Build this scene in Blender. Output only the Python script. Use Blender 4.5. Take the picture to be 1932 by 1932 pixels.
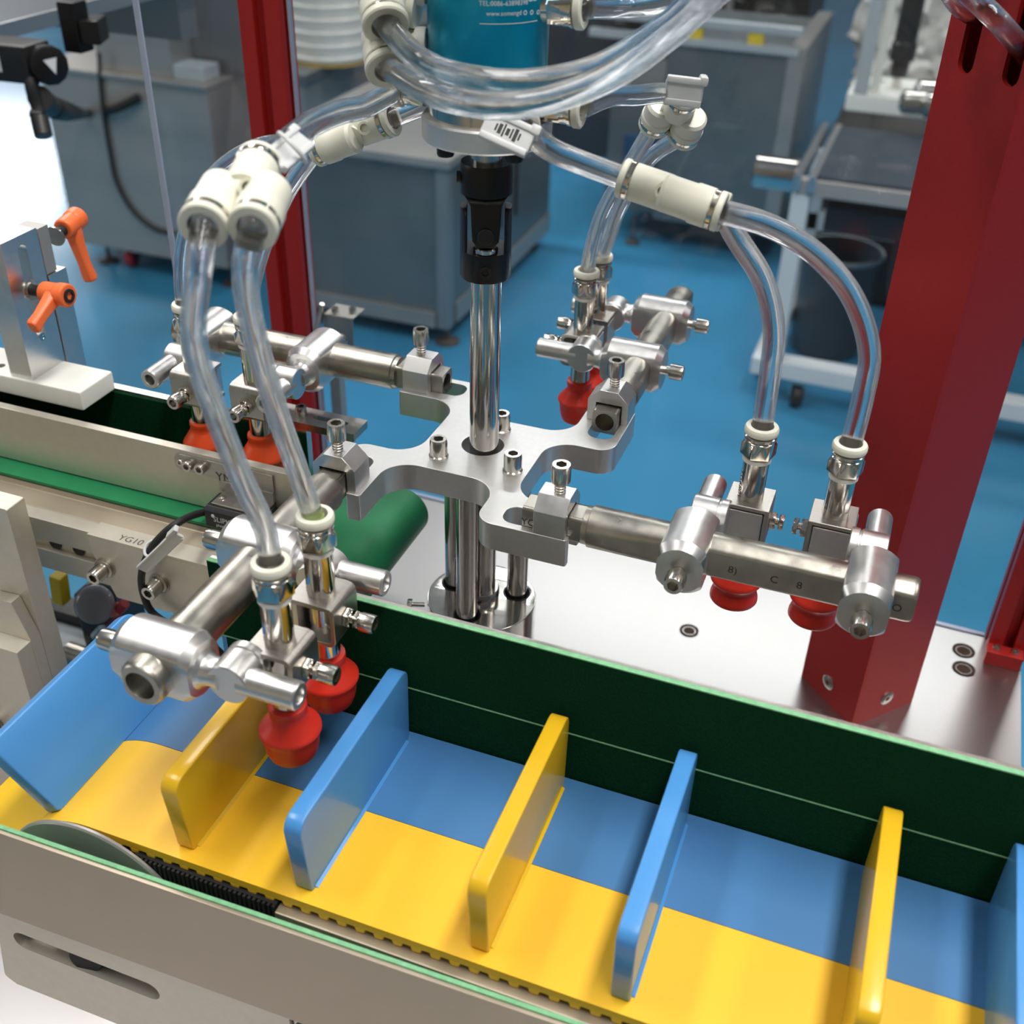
import bpy, bmesh, math, random
from mathutils import Vector as V, Matrix as M
random.seed(7)
PI = math.pi
for o in list(bpy.data.objects): bpy.data.objects.remove(o)
SC = bpy.context.scene
COL = SC.collection
H = 1.05                       # height of the gripper plate above the workshop floor
# ------------------------------------------------------------------ camera, world, light, exposure
RW = ((0.9363789, 0.3501482, 0.0243055), (0.2156031, -0.5191653, -0.8270325), (-0.2769654, 0.7796561, -0.5616285))
FPX = 2120.07
CAM = V((0.200528, -0.512549, 0.329130))      # relative to the plate centre
cd = bpy.data.cameras.new('camera'); cam = bpy.data.objects.new('camera', cd); COL.objects.link(cam)
r0, r1, r2 = [V(r) for r in RW]
cam.matrix_world = M(((r0.x, -r1.x, -r2.x, CAM.x), (r0.y, -r1.y, -r2.y, CAM.y), (r0.z, -r1.z, -r2.z, CAM.z + H), (0, 0, 0, 1)))
cd.sensor_width = 36; cd.lens = 36 * FPX / 1932; cd.clip_start = .01; cd.clip_end = 60
cd.dof.use_dof = True; cd.dof.focus_distance = .60; cd.dof.aperture_fstop = 10.0
SC.camera = cam
SC.view_settings.view_transform = 'Standard'; SC.view_settings.look = 'None'
SC.view_settings.gamma = 1; SC.view_settings.use_curve_mapping = False
SC.view_settings.exposure = 0.0
SC.cycles.transparent_max_bounces = 40; SC.cycles.transmission_bounces = 24; SC.cycles.max_bounces = 28; SC.cycles.caustics_refractive = False
W = bpy.data.worlds.new('world'); SC.world = W; W.use_nodes = True
W.node_tree.nodes['Background'].inputs[0].default_value = (.60, .64, .70, 1)
W.node_tree.nodes['Background'].inputs[1].default_value = .24
def area(name, loc, target, sx, sy, power, col):
    l = bpy.data.lights.new(name, 'AREA'); l.shape = 'RECTANGLE'; l.size = sx; l.size_y = sy; l.energy = power; l.color = col
    o = bpy.data.objects.new(name, l); COL.objects.link(o); o.location = loc
    o.rotation_euler = (V(target) - V(loc)).to_track_quat('-Z', 'Y').to_euler()
    return o
# rows of fluorescent ceiling lamps and the daylight of a tall window on the left
area('ceiling_lamp', (.75, -.2, 3.6), (.75, -.2, 0), .35, 2.6, 84, (1, .97, .92))
area('ceiling_lamp', (-1.3, .2, 3.6), (-1.3, .2, 0), .35, 2.6, 42, (1, .97, .92))
area('ceiling_lamp', (2.6, 1.2, 3.6), (2.6, 1.2, 0), .35, 2.6, 38, (1, .97, .92))
area('ceiling_lamp', (-.2, 3.6, 3.6), (-.2, 3.6, 0), 2.6, .35, 60, (1, .97, .92))
area('ceiling_lamp', (-3.2, 3.0, 3.6), (-3.2, 3.0, 0), 2.6, .35, 85, (1, .97, .92))
area('window_light', (-6.45, 6.36, 1.45), (-3.1, 2.9, 0), .6, .6, 22, (.93, .96, 1))
area('window_light', (-5.5, -1.8, 2.5), (0, 0, 1), 2.4, 1.6, 36, (1, .97, .92))
# ------------------------------------------------------------------ photograph geometry helpers (rays into the measured scene)
def ray(p):
    a, b = (p[0] - 966) / FPX, (p[1] - 966) / FPX
    return r0 * a + r1 * b + r2
def on(p, ax, val):
    d = ray(p); return CAM + d * ((val - CAM[ax]) / d[ax])
def at(p, depth): return CAM + ray(p) * depth
def dep(P): return (V(P) - CAM).dot(r2)
FZ = -H
def fl(p): return on(p, 2, FZ)
def vz(P, py):
    "height at which the upright through P meets picture row py"
    k = (py - 966) / FPX; d = V(P) - CAM; d.z = 0
    a = r1 - r2 * k
    return CAM.z - (a.x * d.x + a.y * d.y) / a.z
# ------------------------------------------------------------------ materials
def mat(name, col, metal=0., rough=.5, noise=0., nscale=40., bump=0., stretch=(1, 1, 1), spec=.5, coat=0., trans=0., ior=1.45, sss=0., alpha=1., col2=None, rvar=0.):
    m = bpy.data.materials.new(name); m.use_nodes = True; nt = m.node_tree; b = nt.nodes['Principled BSDF']
    b.inputs['Base Color'].default_value = (*col, 1); b.inputs['Metallic'].default_value = metal; b.inputs['Roughness'].default_value = rough
    b.inputs['Specular IOR Level'].default_value = spec; b.inputs['IOR'].default_value = ior
    b.inputs['Coat Weight'].default_value = coat; b.inputs['Coat Roughness'].default_value = .08
    b.inputs['Transmission Weight'].default_value = trans
    if sss: b.inputs['Subsurface Weight'].default_value = sss; b.inputs['Subsurface Radius'].default_value = (.006, .002, .001); b.inputs['Subsurface Scale'].default_value = .6
    if noise or bump or rvar:
        tc = nt.nodes.new('ShaderNodeTexCoord'); mp = nt.nodes.new('ShaderNodeMapping'); nz = nt.nodes.new('ShaderNodeTexNoise')
        mp.inputs['Scale'].default_value = stretch; nz.inputs['Scale'].default_value = nscale; nz.inputs['Detail'].default_value = 6
        nt.links.new(tc.outputs['Object'], mp.inputs[0]); nt.links.new(mp.outputs[0], nz.inputs['Vector'])
        if noise:
            r = nt.nodes.new('ShaderNodeMix'); r.data_type = 'RGBA'
            c2 = col2 or tuple(c * (1 - noise) for c in col)
            r.inputs[6].default_value = (*c2, 1); r.inputs[7].default_value = (*[min(1, c * (1 + noise * .3)) for c in col], 1)
            rm = nt.nodes.new('ShaderNodeMapRange'); rm.inputs[1].default_value = .25; rm.inputs[2].default_value = .75
            nt.links.new(nz.outputs['Fac'], rm.inputs[0]); nt.links.new(rm.outputs[0], r.inputs[0]); nt.links.new(r.outputs[2], b.inputs['Base Color'])
        if rvar:
            rr = nt.nodes.new('ShaderNodeMapRange'); rr.inputs[1].default_value = .2; rr.inputs[2].default_value = .8
            rr.inputs[3].default_value = max(.02, rough - rvar); rr.inputs[4].default_value = rough + rvar
            nt.links.new(nz.outputs['Fac'], rr.inputs[0]); nt.links.new(rr.outputs[0], b.inputs['Roughness'])
        if bump:
            bp = nt.nodes.new('ShaderNodeBump'); bp.inputs['Strength'].default_value = bump; bp.inputs['Distance'].default_value = .001
            nt.links.new(nz.outputs['Fac'], bp.inputs['Height']); nt.links.new(bp.outputs[0], b.inputs['Normal'])
    return m
def clear(name, tint, base, milk=.0, power=3., rough=.03, edge=1.):
    "clear plastic: see-through straight on, reflecting and slightly milky towards its rims"
    m = bpy.data.materials.new(name); m.use_nodes = True; nt = m.node_tree; nt.nodes.clear(); L = nt.links.new
    out = nt.nodes.new('ShaderNodeOutputMaterial'); mix = nt.nodes.new('ShaderNodeMixShader'); mx2 = nt.nodes.new('ShaderNodeMixShader')
    t = nt.nodes.new('ShaderNodeBsdfTransparent'); t.inputs[0].default_value = (*tint, 1)
    g = nt.nodes.new('ShaderNodeBsdfGlossy'); g.inputs['Roughness'].default_value = rough
    d = nt.nodes.new('ShaderNodeBsdfTranslucent'); d.inputs[0].default_value = (.85, .88, .92, 1)
    lw = nt.nodes.new('ShaderNodeLayerWeight'); lw.inputs[0].default_value = .5
    pw = nt.nodes.new('ShaderNodeMath'); pw.operation = 'POWER'; pw.inputs[1].default_value = power
    ma = nt.nodes.new('ShaderNodeMath'); ma.operation = 'MULTIPLY_ADD'; ma.inputs[1].default_value = edge; ma.inputs[2].default_value = base; ma.use_clamp = True
    mk = nt.nodes.new('ShaderNodeMath'); mk.operation = 'MULTIPLY_ADD'; mk.inputs[1].default_value = milk * 3; mk.inputs[2].default_value = milk; mk.use_clamp = True
    L(lw.outputs['Facing'], pw.inputs[0]); L(pw.outputs[0], ma.inputs[0]); L(pw.outputs[0], mk.inputs[0])
    L(mk.outputs[0], mx2.inputs[0]); L(t.outputs[0], mx2.inputs[1]); L(d.outputs[0], mx2.inputs[2])
    L(ma.outputs[0], mix.inputs[0]); L(mx2.outputs[0], mix.inputs[1]); L(g.outputs[0], mix.inputs[2]); L(mix.outputs[0], out.inputs[0])
    return m
MT = {}
MT['alu'] = mat('anodised_aluminium', (.74, .73, .72), 1, .34, .06, 160, .04, rvar=.05)
MT['alu_plate'] = mat('blasted_aluminium', (.76, .75, .735), 1, .42, .05, 300, .06, rvar=.04)
MT['alu_bright'] = mat('milled_aluminium', (.74, .74, .75), 1, .30, .05, 120, .05, (1, 1, 14))
MT['steel'] = mat('polished_steel', (.55, .53, .50), 1, .14, .05, 60, 0, rvar=.04)
MT['zinc'] = mat('zinc_plated_steel', (.50, .475, .42), 1, .33, .28, 90, .12, rvar=.1)
MT['nickel'] = mat('nickel_plated_brass', (.62, .58, .52), 1, .13, .05, 60)
MT['screw'] = mat('stainless_screw', (.66, .63, .58), 1, .2, .1, 200)
MT['sheet'] = mat('brushed_sheet_steel', (.50, .475, .44), 1, .34, .12, 50, .05, (30, 1, 1), rvar=.06)
MT['deck'] = mat('brushed_steel_deck', (.37, .36, .355), 1, .29, .03, 500)
MT['brightsheet'] = mat('bright_sheet', (.72, .70, .71), .8, .38, .06, 9)
MT['tan'] = mat('steel_beige_reflection', (.47, .40, .31), .75, .40, .12, 14, 0, rvar=.05)  # bare steel; the beige of reflected warm surroundings is put into the colour
MT['black'] = mat('black_oxide_steel', (.012, .012, .013), .3, .32, .1, 90)
MT['rubber'] = mat('black_rubber', (.014, .014, .015), 0, .55, .2, 120, .1)
MT['plasticblack'] = mat('black_plastic', (.016, .016, .018), 0, .38, .15, 120)
MT['white'] = mat('off_white_plastic', (.78, .77, .66), 0, .38, .06, 60, sss=.1)
MT['pom'] = mat('white_acetal', (.82, .83, .78), 0, .42, .04, 20, sss=.1)
MT['tag'] = mat('white_nylon', (.80, .81, .82), 0, .3, .05, 80, trans=.25)
MT['tagtext'] = mat('black_ink', (.02, .02, .022), 0, .5, .1, 80)
MT['engrave'] = mat('etched_lettering', (.06, .055, .045), .4, .5, .2, 300)
MT['whiteink'] = mat('white_ink', (.72, .74, .76), 0, .5, .1, 80)
MT['teal'] = mat('teal_anodised_aluminium', (.0, .30, .47), .45, .30, .05, 40, 0, rvar=.04)
MT['red'] = mat('red_anodised_aluminium', (.42, .020, .018), .3, .40, .08, 260, .05, rvar=.03)
MT['silicone'] = mat('red_silicone', (.72, .035, .018), 0, .36, .1, 40, sss=.25)
MT['siliconeo'] = mat('orange_red_silicone', (.80, .085, .018), 0, .36, .1, 40, sss=.25)
MT['blue'] = mat('blue_polyurethane', (.075, .29, .66), 0, .30, .07, 20, .02, coat=.25, sss=.05)
MT['yellow'] = mat('yellow_polyurethane', (.76, .46, .016), 0, .28, .07, 20, .02, coat=.3, sss=.05)
MT['bluebelt'] = mat('blue_belt_rubber', (.058, .195, .43), 0, .44, .10, 14, .05)
MT['yellowbelt'] = mat('yellow_belt_rubber', (.93, .535, .028), 0, .42, .08, 14, .05)
MT['felt'] = mat('dark_green_felt', (.0035, .045, .018), 0, .9, .35, 900, .6, spec=.1)
MT['greenbelt'] = mat('green_belt_rubber', (.010, .20, .075), 0, .5, .15, 60, .1)
MT['feltedge'] = mat('pale_green_felt_edge', (.22, .52, .28), 0, .8, .25, 300, .3)
MT['orange'] = mat('orange_plastic', (.90, .17, .045), 0, .34, .05, 60, sss=.1)
MT['floor'] = mat('blue_epoxy_floor', (.046, .255, .47), 0, .20, .30, 1.3, 0, col2=(.034, .18, .30), rvar=.08)
MT['machinedark'] = mat('dark_machine_paint', (.045, .05, .06), .3, .4, .3, 6)
MT['cabinet'] = mat('stainless_cabinet', (.42, .41, .39), .55, .38, .16, 3.2, .02, (.35, .35, 3), rvar=.06)
MT['cabinet_dark'] = mat('dark_stainless', (.20, .225, .23), .55, .36, .22, 5, .02, rvar=.06)
MT['frame_grey'] = mat('grey_painted_frame', (.42, .47, .50), 0, .45, .1, 10)
MT['conv'] = mat('dark_blue_belt', (.028, .042, .060), 0, .5, .3, 12, .1)
MT['film'] = mat('wrinkled_clear_film', (.74, .73, .69), 0, .25, .35, 14, .9)
MT['roll'] = mat('milky_plastic_film', (.80, .79, .73), 0, .28, .05, 30, sss=.2)
MT['wood'] = mat('yellow_core_board', (.66, .42, .11), 0, .6, .15, 30)
MT['yellowlabel'] = mat('yellow_label', (.80, .58, .03), 0, .5, .1, 40)
MT['redplastic'] = mat('red_plastic', (.42, .03, .05), 0, .4, .1, 40)
MT['pink'] = mat('faded_red_plastic', (.62, .22, .22), 0, .5, .2, 40)
MT['glassgauge'] = mat('gauge_glass', (.30, .30, .34), 0, .12, .1, 30)
MT['alu_warm_reflection'] = mat('anodised_aluminium_warm_reflection', (.66, .62, .54), .8, .46, .05, 160, .04)  # plain aluminium with a warm reflection painted into its base colour
MT['footdark'] = mat('dark_rubber_foot', (.07, .06, .055), 0, .5, .2, 40)
MT['cabinet_mid'] = mat('grey_steel_edge', (.28, .31, .32), .5, .4, .1, 8)
MT['rust'] = mat('rusty_steel', (.045, .020, .010), .3, .6, .5, 200)
MT['railpaint'] = mat('grey_brown_rail', (.42, .39, .37), .3, .4, .12, 6)
MT['cream'] = mat('cream_wall_paint', (.66, .54, .38), 0, .7, .08, 3)
MT['wallpaint'] = mat('pale_wall_paint', (.55, .56, .56), 0, .7, .05, 4)
MT['frame_white'] = mat('white_painted_steel', (.68, .72, .74), 0, .4, .06, 12)
MT['bluedark'] = mat('dark_blue_panel', (.03, .10, .20), .2, .35, .2, 9)
MT['bindark'] = mat('dark_grey_bin', (.05, .075, .095), 0, .4, .2, 9)
MT['tube0'] = clear('clear_polyurethane', (.97, .975, .985), .035, .05, 3., .06, .75)
def glass(name, ior, keep, tint):
    "clear flexible tube: refracting wall, partly plain see-through so that light passes on"
    m = mat(name, tint, 0, .02, trans=1., ior=ior); nt = m.node_tree; L = nt.links.new
    b = nt.nodes['Principled BSDF']; out = nt.nodes['Material Output']; t = nt.nodes.new('ShaderNodeBsdfTransparent'); x = nt.nodes.new('ShaderNodeMixShader')
    t.inputs[0].default_value = (*tint, 1); x.inputs[0].default_value = keep; L(b.outputs[0], x.inputs[1]); L(t.outputs[0], x.inputs[2]); L(x.outputs[0], out.inputs[0]); return m
MT['tube'] = glass('clear_polyurethane', 1.42, .35, (.985, .988, .995))
MT['acrylic'] = clear('clear_acrylic', (.93, .955, .975), .02, .004, 5., .02, .9)
MT['acrylic_edge'] = mat('acrylic_sheet_edge', (.50, .56, .72), 0, .25, .1, 20, trans=.3)
MT['ptfe'] = mat('white_thread_tape', (.80, .78, .74), 0, .5, .1, 100)
MT['lime'] = mat('lime_sleeve', (.44, .58, .16), 0, .5, .1, 100)
# ------------------------------------------------------------------ mesh building
class MB:
    def __init__(s): s.bm = bmesh.new()
    def ring_faces(s, rings, closed=True, cap0=True, cap1=True):
        bm = s.bm; vs = [[bm.verts.new(p) for p in r] for r in rings]
        for a, b in zip(vs, vs[1:]):
            n = len(a)
            for i in range(n if closed else n - 1):
                j = (i + 1) % n
                bm.faces.new((a[i], a[j], b[j], b[i]))
        if cap0: bm.faces.new(list(reversed(vs[0])))
        if cap1: bm.faces.new(vs[-1])
        return s
    def box(s, c, d, rot=0., R=None):
        c = V(c); R = R or M.Rotation(rot, 3, 'Z'); x, y, z = d[0] / 2, d[1] / 2, d[2] / 2
        return s.ring_faces([[c + R @ V((a * x, b * y, k * z)) for a, b in ((-1, -1), (1, -1), (1, 1), (-1, 1))] for k in (-1, 1)])
    def bb(s, lo, hi):
        lo, hi = V(lo), V(hi); return s.box((lo + hi) / 2, hi - lo)
    def prism(s, poly, o, ux, uy, d):
        o, ux, uy, d = V(o), V(ux), V(uy), V(d)
        return s.ring_faces([[o + ux * a + uy * b + d * k for a, b in poly] for k in (0, 1)])
    def lathe(s, prof, o, ax, seg=32, clamp=None, capped=True, ref=None):
        o, ax = V(o), V(ax).normalized()
        e1 = V(ref) if ref else ax.orthogonal().normalized(); e1 = (e1 - ax * e1.dot(ax)).normalized(); e2 = ax.cross(e1)
        rings = []
        for q in prof:
            r, h = q[0], q[1]; k = q[2] if len(q) > 2 else ''
            pts = []
            for i in range(seg):
                a = 2 * PI * i / seg; rr = r
                if k == 'h':
                    t = (a % (PI / 3)) - PI / 6; rr = r * math.cos(PI / 6) / math.cos(t)
                elif k == 'k': rr = r * (1 if i % 2 else .94)
                p = o + e1 * (rr * math.cos(a)) + e2 * (rr * math.sin(a)) + ax * h
                if clamp: p = clamp(p)
                pts.append(p)
            rings.append(pts)
        return s.ring_faces(rings, True, capped, capped)
    def cyl(s, p0, p1, r, seg=24, r1=None, ch=0.):
        p0, p1 = V(p0), V(p1); d = p1 - p0; L = d.length; r1 = r if r1 is None else r1
        pr = [(r, 0), (r1, L)] if not ch else [(r - ch, 0), (r, ch), (r1, L - ch), (r1 - ch, L)]
        return s.lathe(pr, p0, d, seg)
    def sweep(s, pts, r, seg=14, ri=None):
        pts = [V(p) for p in pts]; n = len(pts); rings = []
        t = (pts[1] - pts[0]).normalized(); e = t.orthogonal().normalized()
        for i in range(n):
            t = (pts[min(i + 1, n - 1)] - pts[max(i - 1, 0)]).normalized()
            e = (e - t * e.dot(t)).normalized(); f = t.cross(e)
            rings.append((pts[i], e.copy(), f.copy()))
        def mk(rad): return [[p + a * (rad * math.cos(2 * PI * k / seg)) + b * (rad * math.sin(2 * PI * k / seg)) for k in range(seg)] for p, a, b in rings]
        if ri is None: return s.ring_faces(mk(r))
        s.ring_faces(mk(r), True, False, False); s.ring_faces([list(reversed(q)) for q in mk(ri)], True, False, False)
        return s
    def socket(s, p, d, r=.005, h=.01, sr=.003, sl=.006, kn=True, seg=36):
        "socket head cap screw: p = middle of the underside of the head, d = way the head points"
        d = V(d).normalized(); p = V(p); k = 'k' if kn else ''
        s.lathe([(r * .96, 0), (r, h * .06, k), (r, h * .82, k), (r * .9, h), (r * .60, h, 'h'), (r * .56, h * .4, 'h')], p, d, seg)
        if sl: s.cyl(p - d * sl, p, sr, 16)
        return s
    def hexhead(s, p, d, r, h):
        return s.lathe([(r * .9, 0, 'h'), (r, h * .1, 'h'), (r, h * .88, 'h'), (r * .86, h)], p, d, 24)
    def build(s, name, m, parent=None, bevel=0., world=True, seg=2, ang=35):
        bm = s.bm; bmesh.ops.recalc_face_normals(bm, faces=bm.faces)
        if bevel:
            ed = [e for e in bm.edges if len(e.link_faces) == 2 and e.calc_face_angle(0) > .6]
            bmesh.ops.bevel(bm, geom=ed, offset=bevel, segments=seg, profile=.5, affect='EDGES', clamp_overlap=True)
        for f in bm.faces: f.smooth = True
        for e in bm.edges: e.smooth = not (len(e.link_faces) == 2 and e.calc_face_angle(0) > math.radians(ang))
        me = bpy.data.meshes.new(name)
        o = bpy.data.objects.new(name, me); COL.objects.link(o); me.materials.append(MT[m])
        if bevel: wn = o.modifiers.new('weighted_normal', 'WEIGHTED_NORMAL'); wn.keep_sharp = True
        if parent is not None:
            o.parent = parent
            top = parent
            while top.parent: top = top.parent
            if world: bm.transform(ORI[top.name].inverted())
        bm.to_mesh(me); bm.free()
        return o
ORI = {}
TOPS = []
def tag(o, label, cat, group=None):
    o['label'] = label; o['category'] = cat
    if group: o['group'] = group
    return o
def thing(name, label, cat, loc, group=None, rz=0.):
    o = bpy.data.objects.new(name, None); COL.objects.link(o); o.empty_display_size = .02
    o.location = loc; o.rotation_euler = (0, 0, rz); TOPS.append(o)
    ORI[o.name] = M.Translation(V(loc)) @ M.Rotation(rz, 4, 'Z')
    return tag(o, label, cat, group)
def solo(o, label, cat, group=None):
    "a thing that is one mesh: its origin moves to the foot of its mesh"
    me = o.data; n = len(me.vertices)
    lo = V([min(v.co[k] for v in me.vertices) for k in range(3)]); hi = V([max(v.co[k] for v in me.vertices) for k in range(3)])
    b = V(((lo.x + hi.x) / 2, (lo.y + hi.y) / 2, lo.z)); me.transform(M.Translation(-b)); o.location = b; TOPS.append(o)
    ORI[o.name] = M.Translation(b)
    return tag(o, label, cat, group)
def struct(o):
    o['kind'] = 'structure'; TOPS.append(o); ORI[o.name] = M.Identity(4); return o
def dup(r, loc, rz, label, group=None):
    c = r.copy(); COL.objects.link(c); c.location = loc; c.rotation_euler = (0, 0, rz); c['label'] = label
    if group: c['group'] = group
    TOPS.append(c); ORI[c.name] = M.Translation(V(loc)) @ M.Rotation(rz, 4, 'Z')
    for ch in list(r.children):
        d = ch.copy(); COL.objects.link(d); d.parent = c
        for g in list(ch.children):
            e = g.copy(); COL.objects.link(e); e.parent = d
    return c
def catmull(pts, n=10):
    pts = [V(p) for p in pts]; P = [pts[0] * 2 - pts[1]] + pts + [pts[-1] * 2 - pts[-2]]; out = []
    for i in range(1, len(P) - 2):
        a, b, c, d = P[i - 1:i + 3]
        for k in range(n):
            t = k / n
            out.append(.5 * ((2 * b) + (c - a) * t + (2 * a - 5 * b + 4 * c - d) * t * t + (3 * b - a - 3 * c + d) * t ** 3))
    out.append(pts[-1]); return out
def plate2d(outer, holes, z0, z1, name, m, parent, bevel=0., T=None):
    "flat plate with holes, drawn in XY and extruded from z0 to z1"
    cu = bpy.data.curves.new(name, 'CURVE'); cu.dimensions = '2D'; cu.fill_mode = 'BOTH'
    cu.extrude = max(1e-5, (z1 - z0) / 2 - bevel); cu.bevel_depth = bevel; cu.bevel_resolution = 1
    for poly in [outer] + holes:
        sp = cu.splines.new('POLY'); sp.points.add(len(poly) - 1); sp.use_cyclic_u = True
        for p, q in zip(sp.points, poly): p.co = (q[0], q[1], 0, 1)
    t = bpy.data.objects.new('t', cu); COL.objects.link(t)
    me = bpy.data.meshes.new_from_object(t.evaluated_get(bpy.context.evaluated_depsgraph_get()))
    bpy.data.objects.remove(t); bpy.data.curves.remove(cu)
    bm = bmesh.new(); bm.from_mesh(me); bpy.data.meshes.remove(me)
    bmesh.ops.remove_doubles(bm, verts=bm.verts, dist=1e-6)
    bm.transform(M.Translation((0, 0, (z0 + z1) / 2)))
    if T: bm.transform(T)
    b = MB(); b.bm.free(); b.bm = bm
    o = b.build(name, m, parent)
    if bevel: wn = o.modifiers.new('weighted_normal', 'WEIGHTED_NORMAL'); wn.keep_sharp = True
    return o
def rpoly(pts):
    "polygon with rounded corners: (x, y, r)"
    out = []; n = len(pts)
    for i in range(n):
        p = V(pts[i][:2]); r = pts[i][2]; a = V(pts[i - 1][:2]); b = V(pts[(i + 1) % n][:2])
        u = (a - p).normalized(); w = (b - p).normalized(); ang = u.angle(w)
        d = min(r / math.tan(ang / 2), (a - p).length * .49, (b - p).length * .49); rr = d * math.tan(ang / 2)
        c = p + (u + w).normalized() * (rr / math.sin(ang / 2)); s0 = p + u * d; s1 = p + w * d
        v0, v1 = s0 - c, s1 - c; k = max(2, int(r / .0012)) if r > .0003 else 1; tot = v0.angle_signed(v1) if v0.length > 1e-9 else 0
        for j in range(k + 1):
            t = -tot * j / k; out.append((c.x + v0.x * math.cos(t) - v0.y * math.sin(t), c.y + v0.x * math.sin(t) + v0.y * math.cos(t)))
    return out
def circ(x, y, r, n=32): return [(x + r * math.cos(2 * PI * i / n), y + r * math.sin(2 * PI * i / n)) for i in range(n)]
def slot(x0, x1, y, r, n=10):
    return [(x1 + r * math.sin(PI * i / n), y - r * math.cos(PI * i / n)) for i in range(n + 1)] + [(x0 - r * math.sin(PI * i / n), y + r * math.cos(PI * i / n)) for i in range(n + 1)]
def text(s, size, o, ux, uy, m, parent, name='lettering', bend=None, thick=.0001, sx=1.):
    "flat lettering; bend=(axis point, axis dir) wraps it on a cylinder"
    cu = bpy.data.curves.new(name, 'FONT'); cu.body = s; cu.size = size; cu.align_x = 'CENTER'; cu.align_y = 'CENTER'; cu.resolution_u = 3; cu.extrude = 0
    t = bpy.data.objects.new('t', cu); COL.objects.link(t)
    me = bpy.data.meshes.new_from_object(t.evaluated_get(bpy.context.evaluated_depsgraph_get()))
    bpy.data.objects.remove(t); bpy.data.curves.remove(cu)
    bm = bmesh.new(); bm.from_mesh(me); bpy.data.meshes.remove(me)
    o, ux, uy = V(o), V(ux).normalized(), V(uy).normalized(); n = ux.cross(uy)
    if bend: bmesh.ops.subdivide_edges(bm, edges=bm.edges, cuts=1)
    for v in bm.verts:
        p = o + ux * (v.co.x * sx) + uy * v.co.y
        if bend:
            A, D = V(bend[0]), V(bend[1]).normalized(); rr = (o - A) - D * (o - A).dot(D); R0 = rr.length; rn = rr.normalized(); tt = D.cross(rn)
            q = p - A; h = q.dot(D); ang = q.dot(tt) / R0; p = A + D * h + (rn * math.cos(ang) + tt * math.sin(ang)) * R0
        else: p = p + n * thick
        v.co = p
    b = MB(); b.bm.free(); b.bm = bm
    return b.build(name, m, parent)
# ------------------------------------------------------------------ floor and machine table
b = MB(); b.bb((-9, -4, FZ - .05), (6, 11, FZ)); struct(b.build('floor', 'floor'))
b = MB(); b.bb((-9, -4.1, FZ), (6, -4, FZ + 4.6)); struct(b.build('wall_front', 'cream'))
ZD = -.25
t = thing('machine_table', 'brushed steel table top carrying the lift disc and the square red column', 'table', (0, -.05, FZ))
HOLES = [(.1048, .1876), (.3121, .2456), (.3129, .2233)]
plate2d([(-.215, -.126), (.3545, -.126), (.3545, .2688), (-.215, .2825)], [circ(x, y, .0046 if x < .2 else .0056, 20) for x, y in HOLES], ZD - .012, ZD, 'deck_plate', 'deck', t)
for x, y in HOLES:
    k = 1.15 if x < .2 else 1.30
    b = MB(); b.lathe([(.0042 * k, -.0001), (.0066 * k, .0006), (.0060 * k, .0006), (.0036 * k, -.006), (.0005, -.0075)], (x, y, ZD), (0, 0, 1), 28)
    b.build('countersunk_hole', 'rust', t)
b = MB(); b.bb((-.21, .235, ZD - .07), (.35, .265, ZD - .012)); b.build('rear_frame_bar', 'cabinet', t, .001)
b = MB(); b.bb((-.21, -.122, ZD - .07), (.35, -.095, ZD - .012)); b.build('front_frame_bar', 'cabinet', t, .001)
for x in (-.185, .325):
    for y in (-.109, .245):
        b = MB(); b.bb((x - .02, y - .02, FZ), (x + .02, y + .02, ZD - .07)); b.build('leg', 'cabinet', t, .002)
# lower table in front, bright sheet steel
t = thing('side_table', 'bright sheet steel shelf below the coloured conveyor at lower left', 'shelf', (-.1, -.36, FZ))
b = MB(); b.bb((-.75, -.62, -.335), (.60, -.140, -.325)); b.build('table_top', 'brightsheet', t, .001)
for x in (-.70, .55):
    for y in (-.58, -.17):
        b = MB(); b.bb((x - .02, y - .02, FZ), (x + .02, y + .02, -.335)); b.build('leg', 'cabinet', t, .002)
# ------------------------------------------------------------------ lift disc, rods, plate, drive shaft
ZT = -.1085
t = thing('lift_disc', 'round polished steel guide disc standing on the table below the gripper plate', 'disc', (0, 0, ZD))
RODS = [(-.0015, -.0205), (-.0205, .0065), (.0190, .0120)]
plate2d(circ(0, 0, .0333, 72), [circ(x, y, .0086, 28) for x, y in RODS] + [circ(0, .001, .0078, 28)], ZD, ZT, 'disc', 'steel', t, .0006)
for x, y in RODS:
    b = MB(); b.lathe([(.0086, -.001), (.0086, .0003), (.0078, .0003), (.0066, -.001), (.0066, -.02)], (x, y, ZT), (0, 0, 1), 32, capped=False); b.build('bearing_ring', 'black', t)
b = MB(); b.lathe([(.0105, 0), (.0105, .006), (.0098, .007), (.0080, .007)], (0, .001, ZT), (0, 0, 1), 36); b.build('collar', 'steel', t)
b = MB(); b.cyl((-.0335, -.012, ZT - .008), (-.044, -.0155, ZT - .008), .0015, 12).hexhead((-.041, -.0145, ZT - .008), (-.94, -.3, 0), .0034, .0030); b.build('set_screw', 'screw', t)
wh = ['nearest', 'left rear', 'right rear']
for (x, y), w in zip(RODS, wh):
    b = MB(); b.cyl((x, y, ZT - .022), (x, y, -.016), .0064, 28); o = b.build('guide_rod', 'steel')
    solo(o, f'slim polished steel guide rod under the gripper plate, {w} of three', 'rod', 'guide rods between disc and plate')
t = thing('gripper_plate', 'grey aluminium cross-shaped gripper plate with four slotted arms', 'gripper', (0, 0, -.0165))
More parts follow.
